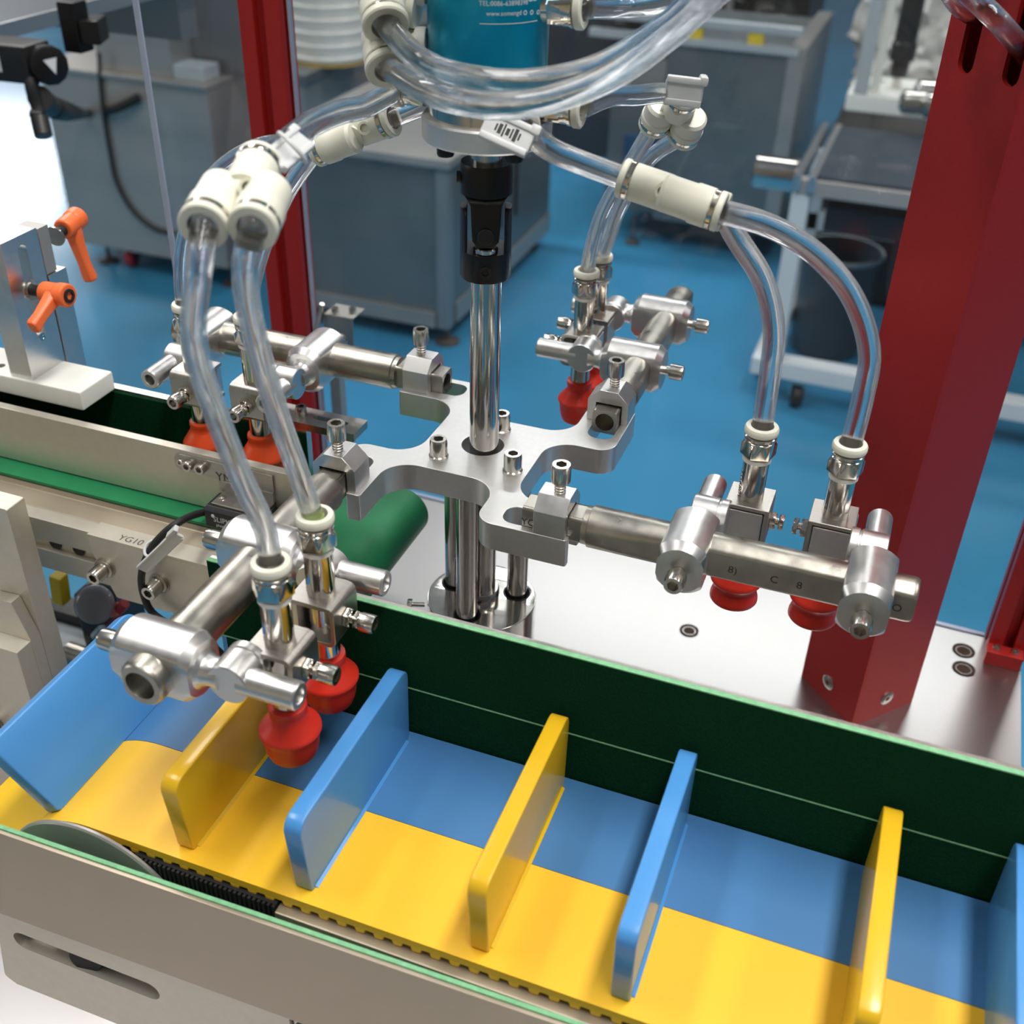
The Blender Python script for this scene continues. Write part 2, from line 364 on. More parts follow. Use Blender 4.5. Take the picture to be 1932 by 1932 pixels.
Q = [(-.0420, -.0725, .001), (-.0420, -.0325, .017), (.0225, -.0325, .017), (.0225, -.0695, .010), (.0725, -.0695, .001), (.0725, -.0655, .0006), (.0345, -.0655, .0065), (.0345, -.0495, .0065), (.0725, -.0495, .0006)]
out = []
for k in range(4):
    c, s = [(1, 0), (0, 1), (-1, 0), (0, -1)][k]
    out += [(x * c - y * s, x * s + y * c, r) for x, y, r in Q]
plate2d(rpoly(out), [circ(-.0012, .0022, .0125, 40)], -.0163, 0, 'cross_plate', 'alu_plate', t, .0004)
for x, y in ((-.0192, -.0195), (.0245, -.0180), (.0028, .0214)):
    b = MB(); b.lathe([(.0056, 0), (.0056, .0012), (.0049, .0018)], (x, y, 0), (0, 0, 1), 28); b.build('washer', 'screw', t)
    b = MB(); b.socket((x, y, .0018), (0, 0, 1), .0050, .0098, .003, 0); b.build('cap_screw', 'screw', t)
t = thing('drive_shaft', 'polished steel shaft rising through the middle of the gripper plate', 'shaft', (0, .001, -.13))
b = MB(); b.cyl((0, .001, -.13), (0, .001, .112), .0083, 40); b.build('shaft', 'steel', t)
# universal joint
t = thing('universal_joint', 'black steel universal joint linking the shaft to the teal motor', 'joint', (0, 0, .1035))
b = MB(); b.lathe([(.0085, .1045), (.0128, .1035), (.0132, .1045), (.0132, .1185), (.0085, .1185)], (0, 0, 0), (0, 0, 1), 40); b.build('lower_yoke', 'black', t)
def ear(s, ax, z0, z1, zc):
    "fork ear: a slab cut from the joint's round bar, with a rounded end"
    b = MB(); zz = [z0 + (z1 - z0) * k / 10 for k in range(11)]; up = z1 > z0
    n = 9; rings = []
    for z in zz:
        e = abs(z - zc); w = .0078
        if (z > zc) == up and e > .004: w = .0078 * math.sqrt(max(.05, 1 - ((e - .004) / (abs(z1 - zc) - .004 + 1e-6)) ** 2 * .6))
        outer = [(s * math.sqrt(.0131 ** 2 - (w * (2 * i / n - 1)) ** 2), w * (2 * i / n - 1)) for i in range(n + 1)]
        inner = [(s * .0094, w), (s * .0094, -w)]
        rings.append([V((p[0], p[1], z)) if ax == 'x' else V((p[1], p[0], z)) for p in outer + inner])
    b.ring_faces(rings); return b
for s in (-1, 1): ear(s, 'x', .117, .1405, .132).build('yoke_ear', 'black', t, .0003)
b = MB(); b.lathe([(.0085, .1475), (.0132, .1475), (.0132, .1605), (.0126, .1625), (.0088, .1625)], (0, 0, 0), (0, 0, 1), 40); b.build('upper_yoke', 'black', t)
b = MB(); b.ring_faces([[V((x, y, z)) for x, y in ((-r, -.0128 * q), (r, -.0128 * q), (r, .0128 * q), (-r, .0128 * q))] for z, r, q in ((.1490, .0125, .5), (.1462, .0098, .75), (.1430, .0076, .9), (.1300, .0070, .97), (.1255, .0066, .97), (.1220, .0040, .92))]); b.build('fork', 'black', t, .0012)
b = MB(); b.cyl((0, -.0136, .1285), (0, -.0118, .1285), .0042, 28, ch=.0004); b.build('cross_pin', 'rubber', t)
b = MB(); b.lathe([(.0062, .1188), (.0062, .1208), (.0056, .1213), (.002, .1213), (.002, .1195)], (0, -.0062, 0), (0, 0, 1), 32); b.build('washer', 'screw', t)
b = MB(); b.lathe([(.0032, 0), (.0032, .0006), (.0018, .0006), (.0016, -.002)], (0, -.0131, .1100), (0, -1, 0), 24); b.build('grub_screw', 'rubber', t)
b = MB(); b.cyl((-.0125, -.002, .155), (-.0146, -.002, .155), .003, 20); b.build('grub_screw', 'black', t)
t.rotation_euler = (0, 0, .37)
# rotary union and motor
t = thing('rotary_motor', 'teal anodised rotary actuator above the black universal joint', 'motor', (0, 0, .158))
b = MB(); b.cyl((0, 0, .155), (0, 0, .1745), .0079, 36); b.build('neck', 'steel', t)
b = MB(); b.lathe([(.0305, .1738), (.0313, .1748), (.0313, .1838), (.0305, .1848)], (0, 0, 0), (0, 0, 1), 72); b.build('flange', 'alu_plate', t)
for a in (-125, -35, 55, 145):
    b = MB(); b.socket((.0235 * math.cos(math.radians(a)), .0235 * math.sin(math.radians(a)), .1740), (0, 0, -1), .0042, .0055, .002, 0); b.build('cap_screw', 'black', t)
b = MB(); b.lathe([(.0280, .1845), (.0280, .2000), (.0270, .2008)], (0, 0, 0), (0, 0, 1), 72); b.build('hub', 'nickel', t)
b = MB(); b.lathe([(.0270, .2005), (.0275, .2013), (.0279, .2030), (.0279, .330)], (0, 0, 0), (0, 0, 1), 80); b.build('housing', 'teal', t)
b = MB(); b.lathe([(.0275, .2012), (.0281, .2018), (.0281, .2026), (.0278, .2031)], (0, 0, 0), (0, 0, 1), 80); b.build('seam_ring', 'black', t)
# label printed on the housing (facing the camera, right of the middle)
ang = math.radians(-50); LC = V((.02795 * math.cos(ang), .02795 * math.sin(ang), 0)); TX = V((-math.sin(ang), math.cos(ang), 0))
for z, s, sz in ((.2432, 'ROTARY UNIT', .0038), (.2380, 'MODEL:  SOMPN-2', .0029), (.2340, 'RATE  +0  100%', .0029), (.2298, 'TEL:0086-63898398', .0028), (.2258, 'www.somengd', .0027)):
    text(s, sz, LC + V((0, 0, z)) + TX * -.002 + V((0, 0, .0085)), TX, (0, 0, 1), 'whiteink', t, bend=((0, 0, 0), (0, 0, 1)))
text('CE', .0046, LC + V((0, 0, .2403)) + TX * .0105, TX, (0, 0, 1), 'whiteink', t, bend=((0, 0, 0), (0, 0, 1)))
for dx in (.0095, .0125, .0155):
    text('o', .0042, LC + V((0, 0, .2347)) + TX * (dx - .002), TX, (0, 0, 1), 'whiteink', t, bend=((0, 0, 0), (0, 0, 1)))
for z0, x0, x1 in ((.2300, -.013, .0155),):
    b = MB(); b.lathe([(.02800, z0), (.02805, z0), (.02805, z0 + .0003), (.02800, z0 + .0003)], (0, 0, 0), (0, 0, 1), 80, capped=False)
    for f in [f for f in b.bm.faces if not (-.013 < f.calc_center_median().dot(TX) < .0155 and f.calc_center_median().dot(LC) > 0)]: b.bm.faces.remove(f)
    b.build('label_border', 'whiteink', t)
# push-in fittings round the hub and the housing
def port(p, d, z, name='port_fitting', L=.016, tape=False):
    p, d = V(p), V(d).normalized()
    b = MB(); b.lathe([(.0070, 0), (.0070, L * .2), (.0086, L * .22, 'h'), (.0086, L * .62, 'h'), (.0078, L * .66), (.0078, L * .86), (.0084, L * .88), (.0084, L * .97), (.0074, L)], p, d, 24); f = b.build(name, 'nickel', t)
    b = MB(); b.lathe([(.0074, L), (.0090, L + .0006), (.0090, L + .0034), (.0082, L + .0040), (.0054, L + .0040), (.0050, L - .003)], p, d, 32, capped=False); b.build('release_ring', 'white', f)
    return p + d * (L + .002)
PL = port((-.0275, 0, .1925), (-1, 0, -.03), 0)
PR = port((.0275, 0, .1925), (1, 0, 0), 0)
PF = port((.0190, -.0200, .1905), (.70, -.70, -.12), 0, L=.010)
PBL = port((-.0200, .0190, .1905), (-.8, .6, -.15), 0, L=.010)
PTR = port((.0268, .0, .2345), (1, 0, .04), 0, L=.015)
b = MB(); b.lathe([(.0062, 0), (.0066, .001), (.0064, .005), (.0058, .0055)], (-.0265, -.010, .2165), (-1, -.25, 0), 20); b.build('thread_tape', 'ptfe', t)
b = MB(); b.lathe([(.0062, 0), (.0066, .001), (.0064, .005), (.0058, .0055)], (-.0265, -.010, .2385), (-1, -.25, 0), 20); b.build('thread_tape', 'ptfe', t)
EL = []
for px, z in (((728, 47), .236), ((733, 130), .214)):
    tip = on(px, 1, -.034)                                          # mouth of the elbow
    d = V((.50, -.70, -.50)).normalized(); c = tip - d * .020
    b = MB(); b.sweep(catmull([V((-.030, -.011, tip.z + .004)), V((-.037, -.0125, tip.z + .005)), c + d * .002, c + d * .009], 6), .0092, 24)
    b.lathe([(.0090, .006), (.0102, .009), (.0102, .0155), (.0096, .016)], c, d, 32); f = b.build('elbow_fitting', 'white', t)
    b = MB(); b.lathe([(.0097, .0158), (.0097, .0172)], c, d, 32); b.build('metal_band', 'nickel', f)
    b = MB(); b.lathe([(.0096, .0172), (.0106, .0178), (.0106, .0205), (.0098, .0212), (.0066, .0212), (.0062, .010)], c, d, 36, capped=False); b.build('release_ring', 'white', f)
    EL.append((c + d * .019, d))
# ------------------------------------------------------------------ the four arms (built for the right arm, copied round the plate)
VT, ZR = -.0575, .004
ARM = [('right', 0), ('front', -PI / 2), ('left', PI), ('rear', PI / 2)]
WHERE = {'right': 'right arm in front of the red column', 'front': 'front arm over the blue and yellow belt', 'left': 'left arm over the green belt', 'rear': 'rear arm above the blue floor'}
def rz(p, a): c, s = math.cos(a), math.sin(a); return V((p[0] * c - p[1] * s, p[0] * s + p[1] * c, p[2]))
# support rod
def build_rod():
    t = thing('support_rod', '', 'rod', (.142, VT, ZR))
    def cl(p):
        u = p.x; lim = .0112 - .0030 * min(1, max(0, (u - .082) / .06))
        if u < .0785: return V((u, max(VT - .0074, min(VT + .0074, p.y)), max(ZR - .0072, min(ZR + .0072, p.z))))
        return V((u, max(VT - lim, min(VT + .0108, p.y)), p.z))
    us = [.0470, .0478, .0782, .0788, .0815, .0820, .1, .12, .14, .16, .2, .230, .2380, .2398, .2408]
    pr = []
    for u in us:
        r = .0098 if u < .0785 else (.0100 if u < .0817 else .0110)
        if u == .2398: r = .0107
        if u == .2408: r = .0098
        if u == .0470: r = .0094
        pr.append((r, u))
    pr = [(.0056, .062), (.0056, .0472)] + pr + [(.0070, .2408), (.0068, .2398), (.0066, .222)]
    b = MB(); b.lathe(pr, (0, VT, ZR), (1, 0, 0), 64, clamp=cl, ref=(0, 0, 1)); b.build('rod', 'zinc', t)
    return t
def build_block():
    t = thing('clamp_block', '', 'clamp', (.0628, VT, 0))
    poly = [(-.0695, 0), (-.0695, .0135), (-.0625, .0205), (-.0515, .0205), (-.0445, .0135), (-.0445, 0), (-.0496, 0), (-.0496, .0122), (-.0654, .0122), (-.0654, 0)]
    b = MB(); b.prism(poly, (.0545, 0, 0), (0, 1, 0), (0, 0, 1), (.0168, 0, 0)); b.build('block', 'alu', t, .0002, seg=1)
    b = MB(); b.lathe([(.0030, .016)] + [(.0030 if k % 2 else .0027, .0205 + .0008 * k) for k in range(8)] + [(.0030, .0272)], (.0642, VT, 0), (0, 0, 1), 20); b.build('thread', 'screw', t)
    b = MB(); b.socket((.0642, VT, .0268), (0, 0, 1), .0051, .0098, .003, 0); b.build('clamp_screw', 'screw', t)
    return t
def build_swivel(uc, m):
    t = thing('swivel_clamp', '', 'clamp', (uc, VT, ZR))
    def cl(p): return V((max(uc - .0114, min(uc + .0114, p.x)), p.y, p.z))
    b = MB(); b.lathe([(.0030, .0004), (.0030, 0), (.0122, 0), (.0155, .0040), (.0155, .0350), (.0126, .0388), (.0092, .0391), (.0074, .0408), (.0066, .0432), (.0066, .0460), (.0072, .049)], (uc, -.0780, ZR), (0, 1, 0), 64, clamp=cl, ref=(0, 0, 1)); b.build('clamp_body', 'alu', t, ang=28)
    b = MB(); b.cyl((uc, -.0780, ZR), (uc, -.0830, ZR), .0029, 16).socket((uc, -.0822, ZR), (0, -1, 0), .0050, .0085, .003, 0); b.build('clamp_screw', 'screw', t)
    x0 = uc - m * .0057
    b = MB(); b.cyl((x0, -.0245, ZR), (x0 + m * .0135, -.0245, ZR), .0098, 44, ch=.0005); b.build('swivel_head', 'alu', t)
    b = MB(); b.cyl((x0 + m * .0135, -.0245, ZR), (x0 + m * .0142, -.0245, ZR), .0090, 36).cyl((x0 + m * .0142, -.0245, ZR), (x0 + m * .0185, -.0245, ZR), .0098, 44, ch=.0004); b.build('swivel_joint', 'alu', t)
    b = MB(); b.lathe([(.0063, 0), (.0063, .0265), (.0057, .0272), (.0036, .0272), (.0033, .0262), (.0033, .018)], (uc, -.0205, ZR), (0, 1, 0), 36, capped=True); b.build('pivot_pin', 'alu', t)
    return t
CZ = dict(v=-.0110)
def build_cup(u, v, typ, sil):
    "suction cup with its stem, push-in fitting and bracket; the bracket bolt points along +v"
    t = thing('suction_cup', '', 'suction cup', (u, v, -.0565))
    prof = [(.0070, -.0262), (.0086, -.0268), (.0088, -.0288), (.0082, -.0305), (.0084, -.0330), (.0098, -.0352), (.0136, -.0398), (.0143, -.0408), (.0143, -.0420), (.0134, -.0436), (.0130, -.0455), (.0126, -.0500), (.0118, -.0540), (.0108, -.0565), (.0100, -.0562), (.0060, -.050), (.0020, -.0480)] if typ == 'wrap' and sil == 'silicone' else [(.0070, -.0262), (.0084, -.0268), (.0086, -.0290), (.0080, -.0305), (.0092, -.0335), (.0136, -.0403), (.0143, -.0420), (.0141, -.0432), (.0118, -.0462), (.0112, -.0474), (.0117, -.0490), (.0130, -.0535), (.0131, -.0556), (.0125, -.0565), (.0115, -.0560), (.0080, -.0490), (.0030, -.0480)]
    b = MB(); b.lathe(prof, (u, v, 0), (0, 0, 1), 56); b.build('bellows_cup', sil, t, ang=50)
    b = MB(); b.lathe([(.0066, -.0280), (.0066, .0335), (.0060, .034)], (u, v, 0), (0, 0, 1), 40); st = b.build('stem', 'nickel', t)
    text('YG680V', .0052, (u + .0067 * math.cos(math.radians(-62)), v + .0067 * math.sin(math.radians(-62)), .0185), (0, 0, -1), (math.sin(math.radians(62)), math.cos(math.radians(62)), 0), 'engrave', st, bend=((u, v, 0), (0, 0, 1)))
    b = MB(); b.lathe([(.0066, .0328), (.0073, .0332), (.0073, .0352), (.0066, .0356)], (u, v, 0), (0, 0, 1), 36); b.build('seal_ring', 'ptfe', t)
    b = MB(); b.lathe([(.0070, .0355), (.0084, .0362, 'h'), (.0090, .0368, 'h'), (.0090, .0428, 'h'), (.0078, .0442), (.0078, .0450), (.0072, .0455), (.0080, .0462), (.0080, .0474), (.0074, .0478)], (u, v, 0), (0, 0, 1), 48); b.build('hex_fitting', 'nickel', t, ang=20)
    b = MB(); b.lathe([(.0070, .0484), (.0084, .0490), (.0086, .0498), (.0086, .0516), (.0080, .0527), (.0058, .0530), (.0055, .0505), (.0055, .044)], (u, v, 0), (0, 0, 1), 44, capped=False); b.build('release_ring', 'white', t)
    w, th = .0112, .0024
    if typ == 'wrap':
        sec = rpoly([(-.0112, -.0122, .001), (.0118, -.0122, .004), (.0118, .0107, .004), (-.0118, .0107, .001), (-.0118, .0083, .0004), (.0094, .0083, .0018), (.0094, -.0098, .0018), (-.0112, -.0098, .0004)])
        b = MB(); b.prism([(p[0] + v, p[1]) for p in sec], (u - w, 0, 0), (0, 1, 0), (0, 0, 1), (2 * w, 0, 0)); b.build('bracket', 'sheet', t, .0002, seg=1)
        b = MB(); b.prism([(v - .0118 + q[0], q[1]) for q in ((0, -.0085), (.0045, -.0095), (.0045, .0078), (0, .0072))], (u - w * .9, 0, 0), (0, 1, 0), (0, 0, 1), (1.8 * w, 0, 0)); b.build('bracket_block', 'alu', t, .0004)
        y0, z0 = v + .0118, -.0015
    else:
        b = MB(); b.prism([(v + q[0], q[1]) for q in ((-.0112, .0083), (.0118, .0083), (.0118, .0107), (-.0112, .0107))], (u - w, 0, 0), (0, 1, 0), (0, 0, 1), (2 * w, 0, 0))
        b.bb((u - w, v + .0094, -.0122), (u + w, v + .0118, .0090)); b.build('bracket', 'sheet', t, .0003, seg=1)
        b = MB(); b.bb((u - w, v - .0118, -.0122), (u - .0066, v + .0092, .0078)); b.build('bracket_block', 'alu', t, .0012)
        b = MB(); b.bb((u + .0066, v - .0118, -.0122), (u + w, v + .0092, .0078)); b.build('bracket_block', 'alu', t, .0012)
        y0, z0 = v + .0118, -.0015
    b = MB(); b.hexhead((u, y0, z0), (0, 1, 0), .0048, .0034).cyl((u, y0 + .003, z0), (u, y0 + .006, z0), .0022, 14).hexhead((u, y0 + .0048, z0), (0, 1, 0), .0044, .0026); b.build('lock_nut', 'nickel', t)
    if typ == 'wrap':
        b = MB(); b.socket((u, y0 + .0078, z0), (0, 1, 0), .0045, .0070, .002, .004); b.build('bracket_screw', 'screw', t)
    return t
rod0, blk0 = build_rod(), build_block()
sw = [build_swivel(.1322, 1), build_swivel(.2187, -1)]
UC = [.1535, .1965]
cups = {'wrap': build_cup(.1535, -.011, 'wrap', 'silicone'), 'side': build_cup(.1535, -.009, 'side', 'silicone'), 'wrapo': build_cup(.1535, -.011, 'wrap', 'siliconeo')}
used = set()
def place(proto, loc, ang, label, group):
    loc = V(loc)
    if proto.name not in used:
        used.add(proto.name); proto.location = loc; proto.rotation_euler = (0, 0, ang); proto['label'] = label; proto['group'] = group
        ORI[proto.name] = M.Translation(loc) @ M.Rotation(ang, 4, 'Z'); return proto
    return dup(proto, loc, ang, label, group)
R0, B0, S0 = V(rod0.location), V(blk0.location), [V(s.location) for s in sw]
SH = {'right': (0, 0), 'front': (-.020, 0), 'left': (-.003, 0), 'rear': (-.006, 0)}        # small slides of the units along each rod
CUPV = {'right': -.0090, 'front': -.0145, 'left': -.0035, 'rear': -.0115}
CUPU = {'right': (.1530, .1962), 'front': (.1630, .2000), 'left': (.1500, .1920), 'rear': (.1500, .1800)}
SWU = {'right': (.1322, .2187), 'front': (.1400, .2215), 'left': (.1350, .2155), 'rear': (.1270, .2020)}
CUPS = {}
for name, a in ARM:
    place(rod0, rz(R0, a), a, f'drilled grey steel support rod of the {WHERE[name]}', 'support rods of the gripper')
    place(blk0, rz(B0, a), a, f'chamfered aluminium block with tall cap screw clamping the {name} support rod', 'rod clamp blocks on the gripper plate')
    for k, nm in enumerate(('inner', 'outer')):
        p = S0[k].copy(); p.x = SWU[name][k]; p.y = VT + (.005 if name in ('left', 'rear') else 0)
        place(sw[k], rz(p, a), a, f'silver swivel clamp, {nm} of two on the {WHERE[name]}', 'swivel clamps on the rods')
        ty = {'right': 'side', 'left': 'wrapo'}.get(name, 'wrap'); pr = cups[ty]
        p = V((CUPU[name][k], CUPV[name], -.0565)); extra = (-PI / 2 if k == 0 else PI / 2) if name == 'right' else 0
        col = 'orange-red' if name == 'left' else 'red'
        place(pr, rz(p, a), a + extra, f'{col} suction cup, {nm} of two on the {WHERE[name]}', 'suction cups of the gripper')
        CUPS[name, k] = rz(p, a)

for x, s_ in ((.0520, 'YOS'), (.1560, '8)'), (.1760, 'C'), (.1880, '8'), (.2330, 'O')):
    text(s_, .0058, (x, VT - (.0075 if x < .07 else .0083), ZR - (.0015 if x < .07 else .0010)), (1, 0, 0), (0, 0, 1), 'engrave', rod0)
# ------------------------------------------------------------------ coloured flighted conveyor
ZB, YN, YM, YF = -.095, -.2470, -.1905, -.1345
PCX, PCZ, PR_ = -.100, -.143, .048
def beltpath(r, x1):
    pts = [(x1, PCZ + r)] + [(PCX + (x1 - PCX) * k / 12, PCZ + r) for k in range(11, 0, -1)]
    pts += [(PCX - r * math.sin(a), PCZ + r * math.cos(a)) for a in [PI * k / 36 for k in range(37)]]
    pts += [(x1, PCZ - r)]
    return pts
t = thing('flighted_belt', 'conveyor belt with yellow near half and blue far half crossed by upright flights', 'conveyor belt', (.12, YM, PCZ - PR_))
XE = .62
po, pi_ = beltpath(PR_, XE), beltpath(PR_ - .0045, XE)
for nm, y0, y1, m in (('yellow_half', YN, YM, 'yellowbelt'), ('blue_half', YM + .0003, YF, 'bluebelt')):
    b = MB(); n = len(po)
    rings = [[V((a[0], y0, a[1])), V((a[0], y1, a[1])), V((c[0], y1, c[1])), V((c[0], y0, c[1]))] for a, c in zip(po, pi_)]
    b.ring_faces(rings); b.build(nm, m, t)
b = MB(); b.prism([(-.0029, 0), (.0029, 0), (.0021, -.0034), (-.0021, -.0034)], (0, YN, 0), (1, 0, 0), (0, 0, 1), (0, YM - YN, 0))
th0 = b.build('belt_tooth', 'yellowbelt', t, .0005, world=False, seg=1)
first = True
TO = V(t.location)
for k in range(60):
    x = -.094 + .009 * k
    o = th0 if first else th0.copy()
    if not first: COL.objects.link(o); o.parent = t
    first = False
    o.location = V((x, 0, ZB - .0044)) - V((TO.x, 0, TO.z)); o.location.y = -TO.y
def flight(name_m, x, tilt=None):
    "upright slab across the belt with rounded rims and a welded foot"
    y0, y1, h, w = -.2450, -.1365, .0475, .0086
    pts = [(y0 + .004, 0, .002), (y1 - .001, 0, .002), (y1, h, .007), (y0 - .0005, h, .007)]
    b = MB(); b.prism(rpoly(pts), (-w / 2, 0, 0), (0, 1, 0), (0, 0, 1), (w, 0, 0))
    bm = b.bm; bmesh.ops.recalc_face_normals(bm, faces=bm.faces)
    ed = [e for e in bm.edges if len(e.link_faces) == 2 and e.calc_face_angle(0) > 1.0 and max(v.co.z for v in e.verts) > .0015]
    bmesh.ops.bevel(bm, geom=ed, offset=.0040, segments=5, profile=.5, affect='EDGES', clamp_overlap=True)
    for s in ((1,) if not tilt else ()): b.prism([(s * w / 2 * .9, .0013), (s * (w / 2 + .0014), .0001), (s * w / 2 * .9, .0001)], (0, y0 + .007, 0), (1, 0, 0), (0, 0, 1), (0, y1 - y0 - .012, 0))
    if tilt: bm.transform(M.Translation((PCX, 0, PCZ)) @ M.Rotation(-tilt, 4, 'Y') @ M.Translation((0, 0, PR_)))
    else: bm.transform(M.Translation((x, 0, ZB)))
    return b.build('flight', name_m, t, ang=40)
flight('blue', 0, tilt=.60); flight('yellow', 0, tilt=1.60)
for x, m in ((-.0510, 'yellow'), (.0105, 'blue'), (.0950, 'yellow'), (.1573, 'blue'), (.2485, 'yellow'), (.3030, 'blue'), (.394, 'yellow')): flight(m, x)
# rear guard: steel plate with felt facing in two strips
t = thing('rear_guard', 'dark green felt faced guard plate behind the coloured belt', 'guard', (.12, -.129, -.25))
b = MB(); b.bb((-.099, -.1302, -.25), (.62, -.1277, -.0170)); b.build('plate', 'sheet', t, .0003)
b = MB(); b.bb((-.099, -.1333, -.0650), (.62, -.1302, -.0172)); b.build('upper_felt', 'felt', t, .0005)
b = MB(); b.bb((-.094, -.1331, -.1020), (.62, -.1302, -.0659)); b.build('lower_felt', 'felt', t, .0003)
b = MB(); b.bb((-.097, -.1334, -.06595), (.62, -.1302, -.0653)); b.build('felt_seam', 'feltedge', t)
b = MB(); b.bb((-.099, -.1332, -.0172), (.62, -.1304, -.0166)); b.build('felt_rim', 'feltedge', t)
b = MB(); b.bb((-.095, -.1342, -.1090), (.62, -.1302, -.1025)); b.build('slide_strip', 'sheet', t)
# front guard
t = thing('front_guard', 'long steel guard plate with pale green felt rim along the bottom left', 'guard', (.0, -.262, -.16))
def gy(x): return -.2620 + (x - 0) * .0171
def slabx(y_off, th, z0, z1, xa=-.32, xb=.55):
    b = MB(); b.ring_faces([[V((x, gy(x) + y_off, z0)), V((x, gy(x) + y_off + th, z0)), V((x, gy(x) + y_off + th, z1)), V((x, gy(x) + y_off, z1))] for x in (xa, xb)]); return b
slabx(-.0026, .0020, -.1610, -.0925).build('plate', 'tan', t, .0003)
slabx(-.0006, .0022, -.1400, -.0918).build('felt_lining', 'feltedge', t, .0003)
# pulley and its ridged black drum
t = thing('tail_pulley', 'grey steel pulley flange under the tilted blue flight at the left', 'pulley', (PCX, -.19, PCZ - .052))
b = MB(); b.lathe([(.014, .0), (.034, .0), (.0345, .0006), (.046, .0006), (.0512, .0012), (.0520, .002), (.0520, .0032), (.014, .0032)], (PCX, -.2535, PCZ), (0, 1, 0), 96); b.build('flange', 'cabinet', t)
b = MB(); b.lathe([(.0425 if (i // 2) % 2 else .0425, z) for i, z in enumerate((.003, .1175))], (PCX, -.2535, PCZ), (0, 1, 0), 96); b.build('drum', 'black', t)
b = MB(); b.cyl((PCX, -.2550, PCZ), (PCX, -.12, PCZ), .008, 24); b.build('axle', 'steel', t)
t = thing('slide_bar', 'black ridged slide bar beside the pulley under the yellow belt edge', 'bar', (-.035, -.245, -.125))
b = MB(); b.bb((-.0750, -.2485, -.125), (.0000, -.2360, -.1015)); b.build('bar', 'rubber', t)
for k in range(30):
    x = -.0740 + .0025 * k
    b = MB(); b.bb((x, -.2500, -.125), (x + .0013, -.2485, -.1018)); b.build('ridge', 'rubber', t)
t = thing('belt_rail', 'grey slide rail under the toothed edge of the yellow belt', 'rail', (.3, -.245, -.13))
b = MB(); b.bb((.0004, -.2515, -.128), (.60, -.2380, -.1030)); b.build('rail', 'tan', t, .001)
t = thing('conveyor_frame', 'pale slotted steel bearing plate below the front guard at lower left', 'frame', (-.08, -.262, -.325))
pl = [(-.1640, -.150, .001), (-.1640, -.183, .001), (-.1720, -.2280, .003), (-.1655, -.2325, .003), (.0095, -.2300, .001), (.0095, -.150, .001)]
pg = rpoly(pl)
plate2d(pg, [slot(-.1478, -.0722, -.1858, .0066)], 0, .008, 'bearing_plate', 'alu_warm_reflection', t, 0, M.Translation((0, -.2558, 0)) @ M.Rotation(PI / 2, 4, 'X'))
b = MB(); b.bb((.0100, -.262, -.325), (.52, -.254, -.1630)); b.build('side_plate', 'alu', t, .001)
b = MB(); b.bb((.0125, -.2655, -.2350), (.09, -.2620, -.1640)); b.build('spacer_block', 'alu_bright', t, .001)
b = MB(); b.bb((-.17, -.2480, -.240), (-.06, -.2440, -.15)); b.build('inner_plate', 'alu', t)
b = MB(); b.cyl((-.1140, -.2480, -.1870), (-.1120, -.2612, -.1855), .0088, 32); b.build('bearing_shaft', 'rubber', t)
b = MB(); b.bb((-.05, -.25, -.325), (.0, -.14, -.2315)); b.build('foot_bracket', 'alu', t, .001)
# ------------------------------------------------------------------ green belt conveyor on the left
XL0, XL1 = -.62, -.111
t = thing('green_conveyor', 'narrow conveyor with dark green belt between aluminium side walls at left', 'conveyor', (-.35, 0, -.13))
b = MB(); b.bb((XL0, -.0255, -.0716), (XL1, -.0195, -.0320)); b.build('near_wall', 'alu_warm_reflection', t, .0003)
b = MB(); b.bb((XL0, .0252, -.0716), (XL1 - .02, .0312, -.0320)); b.build('far_wall', 'alu', t, .0003)
b = MB(); b.bb((XL0, -.0194, -.0716), (XL1, -.0182, -.0345)); b.build('felt_lining', 'felt', t)
b = MB(); b.bb((XL0, .0240, -.0716), (XL1 - .02, .0252, -.0345)); b.build('felt_lining', 'felt', t)
rr = .0175; bx = -.073
pth = [(XL0, -.0726)] + [(bx + rr * math.sin(a), -.0726 - rr + rr * math.cos(a)) for a in [PI * k / 20 for k in range(21)]] + [(XL0, -.0726 - 2 * rr)]
pin = [(XL0, -.0746)] + [(bx + (rr - .002) * math.sin(a), -.0726 - rr + (rr - .002) * math.cos(a)) for a in [PI * k / 20 for k in range(21)]] + [(XL0, -.0706 - 2 * rr)]
b = MB(); b.ring_faces([[V((a[0], -.0400, a[1])), V((a[0], .0440, a[1])), V((c[0], .0440, c[1])), V((c[0], -.0400, c[1]))] for a, c in zip(pth, pin)]); b.build('belt', 'greenbelt', t)
b = MB(); b.cyl((bx, -.039, -.0726 - rr), (bx, .043, -.0726 - rr), rr - .0021, 32); b.build('end_roller', 'steel', t)
b = MB(); b.prism([(-.0395, -.0757), (.0420, -.0757), (.0420, -.1200), (-.0560, -.1200), (-.0560, -.0800), (-.0410, -.0790)], (XL0, 0, 0), (0, 1, 0), (0, 0, 1), (-.096 - XL0, 0, 0)); b.build('bed', 'tan', t, .0006)
# slotted rail along the side of the conveyor
poly = [(-.0665, -.0800), (-.0560, -.0800), (-.0560, -.1200), (-.0665, -.1200), (-.0665, -.1045), (-.0620, -.1045), (-.0620, -.0965), (-.0665, -.0965)]
b = MB(); b.prism(poly, (XL0, 0, 0), (0, 1, 0), (0, 0, 1), (-.130 - XL0, 0, 0)); b.build('slotted_rail', 'alu_warm_reflection', t, .0004)
for x in (-.2520, -.2700):
    b = MB(); b.lathe([(.0045, 0), (.0045, .002), (.001, .002)], (x, -.0610, -.1005), (0, -1, 0), 20); b.build('slot_nut', 'black', t)
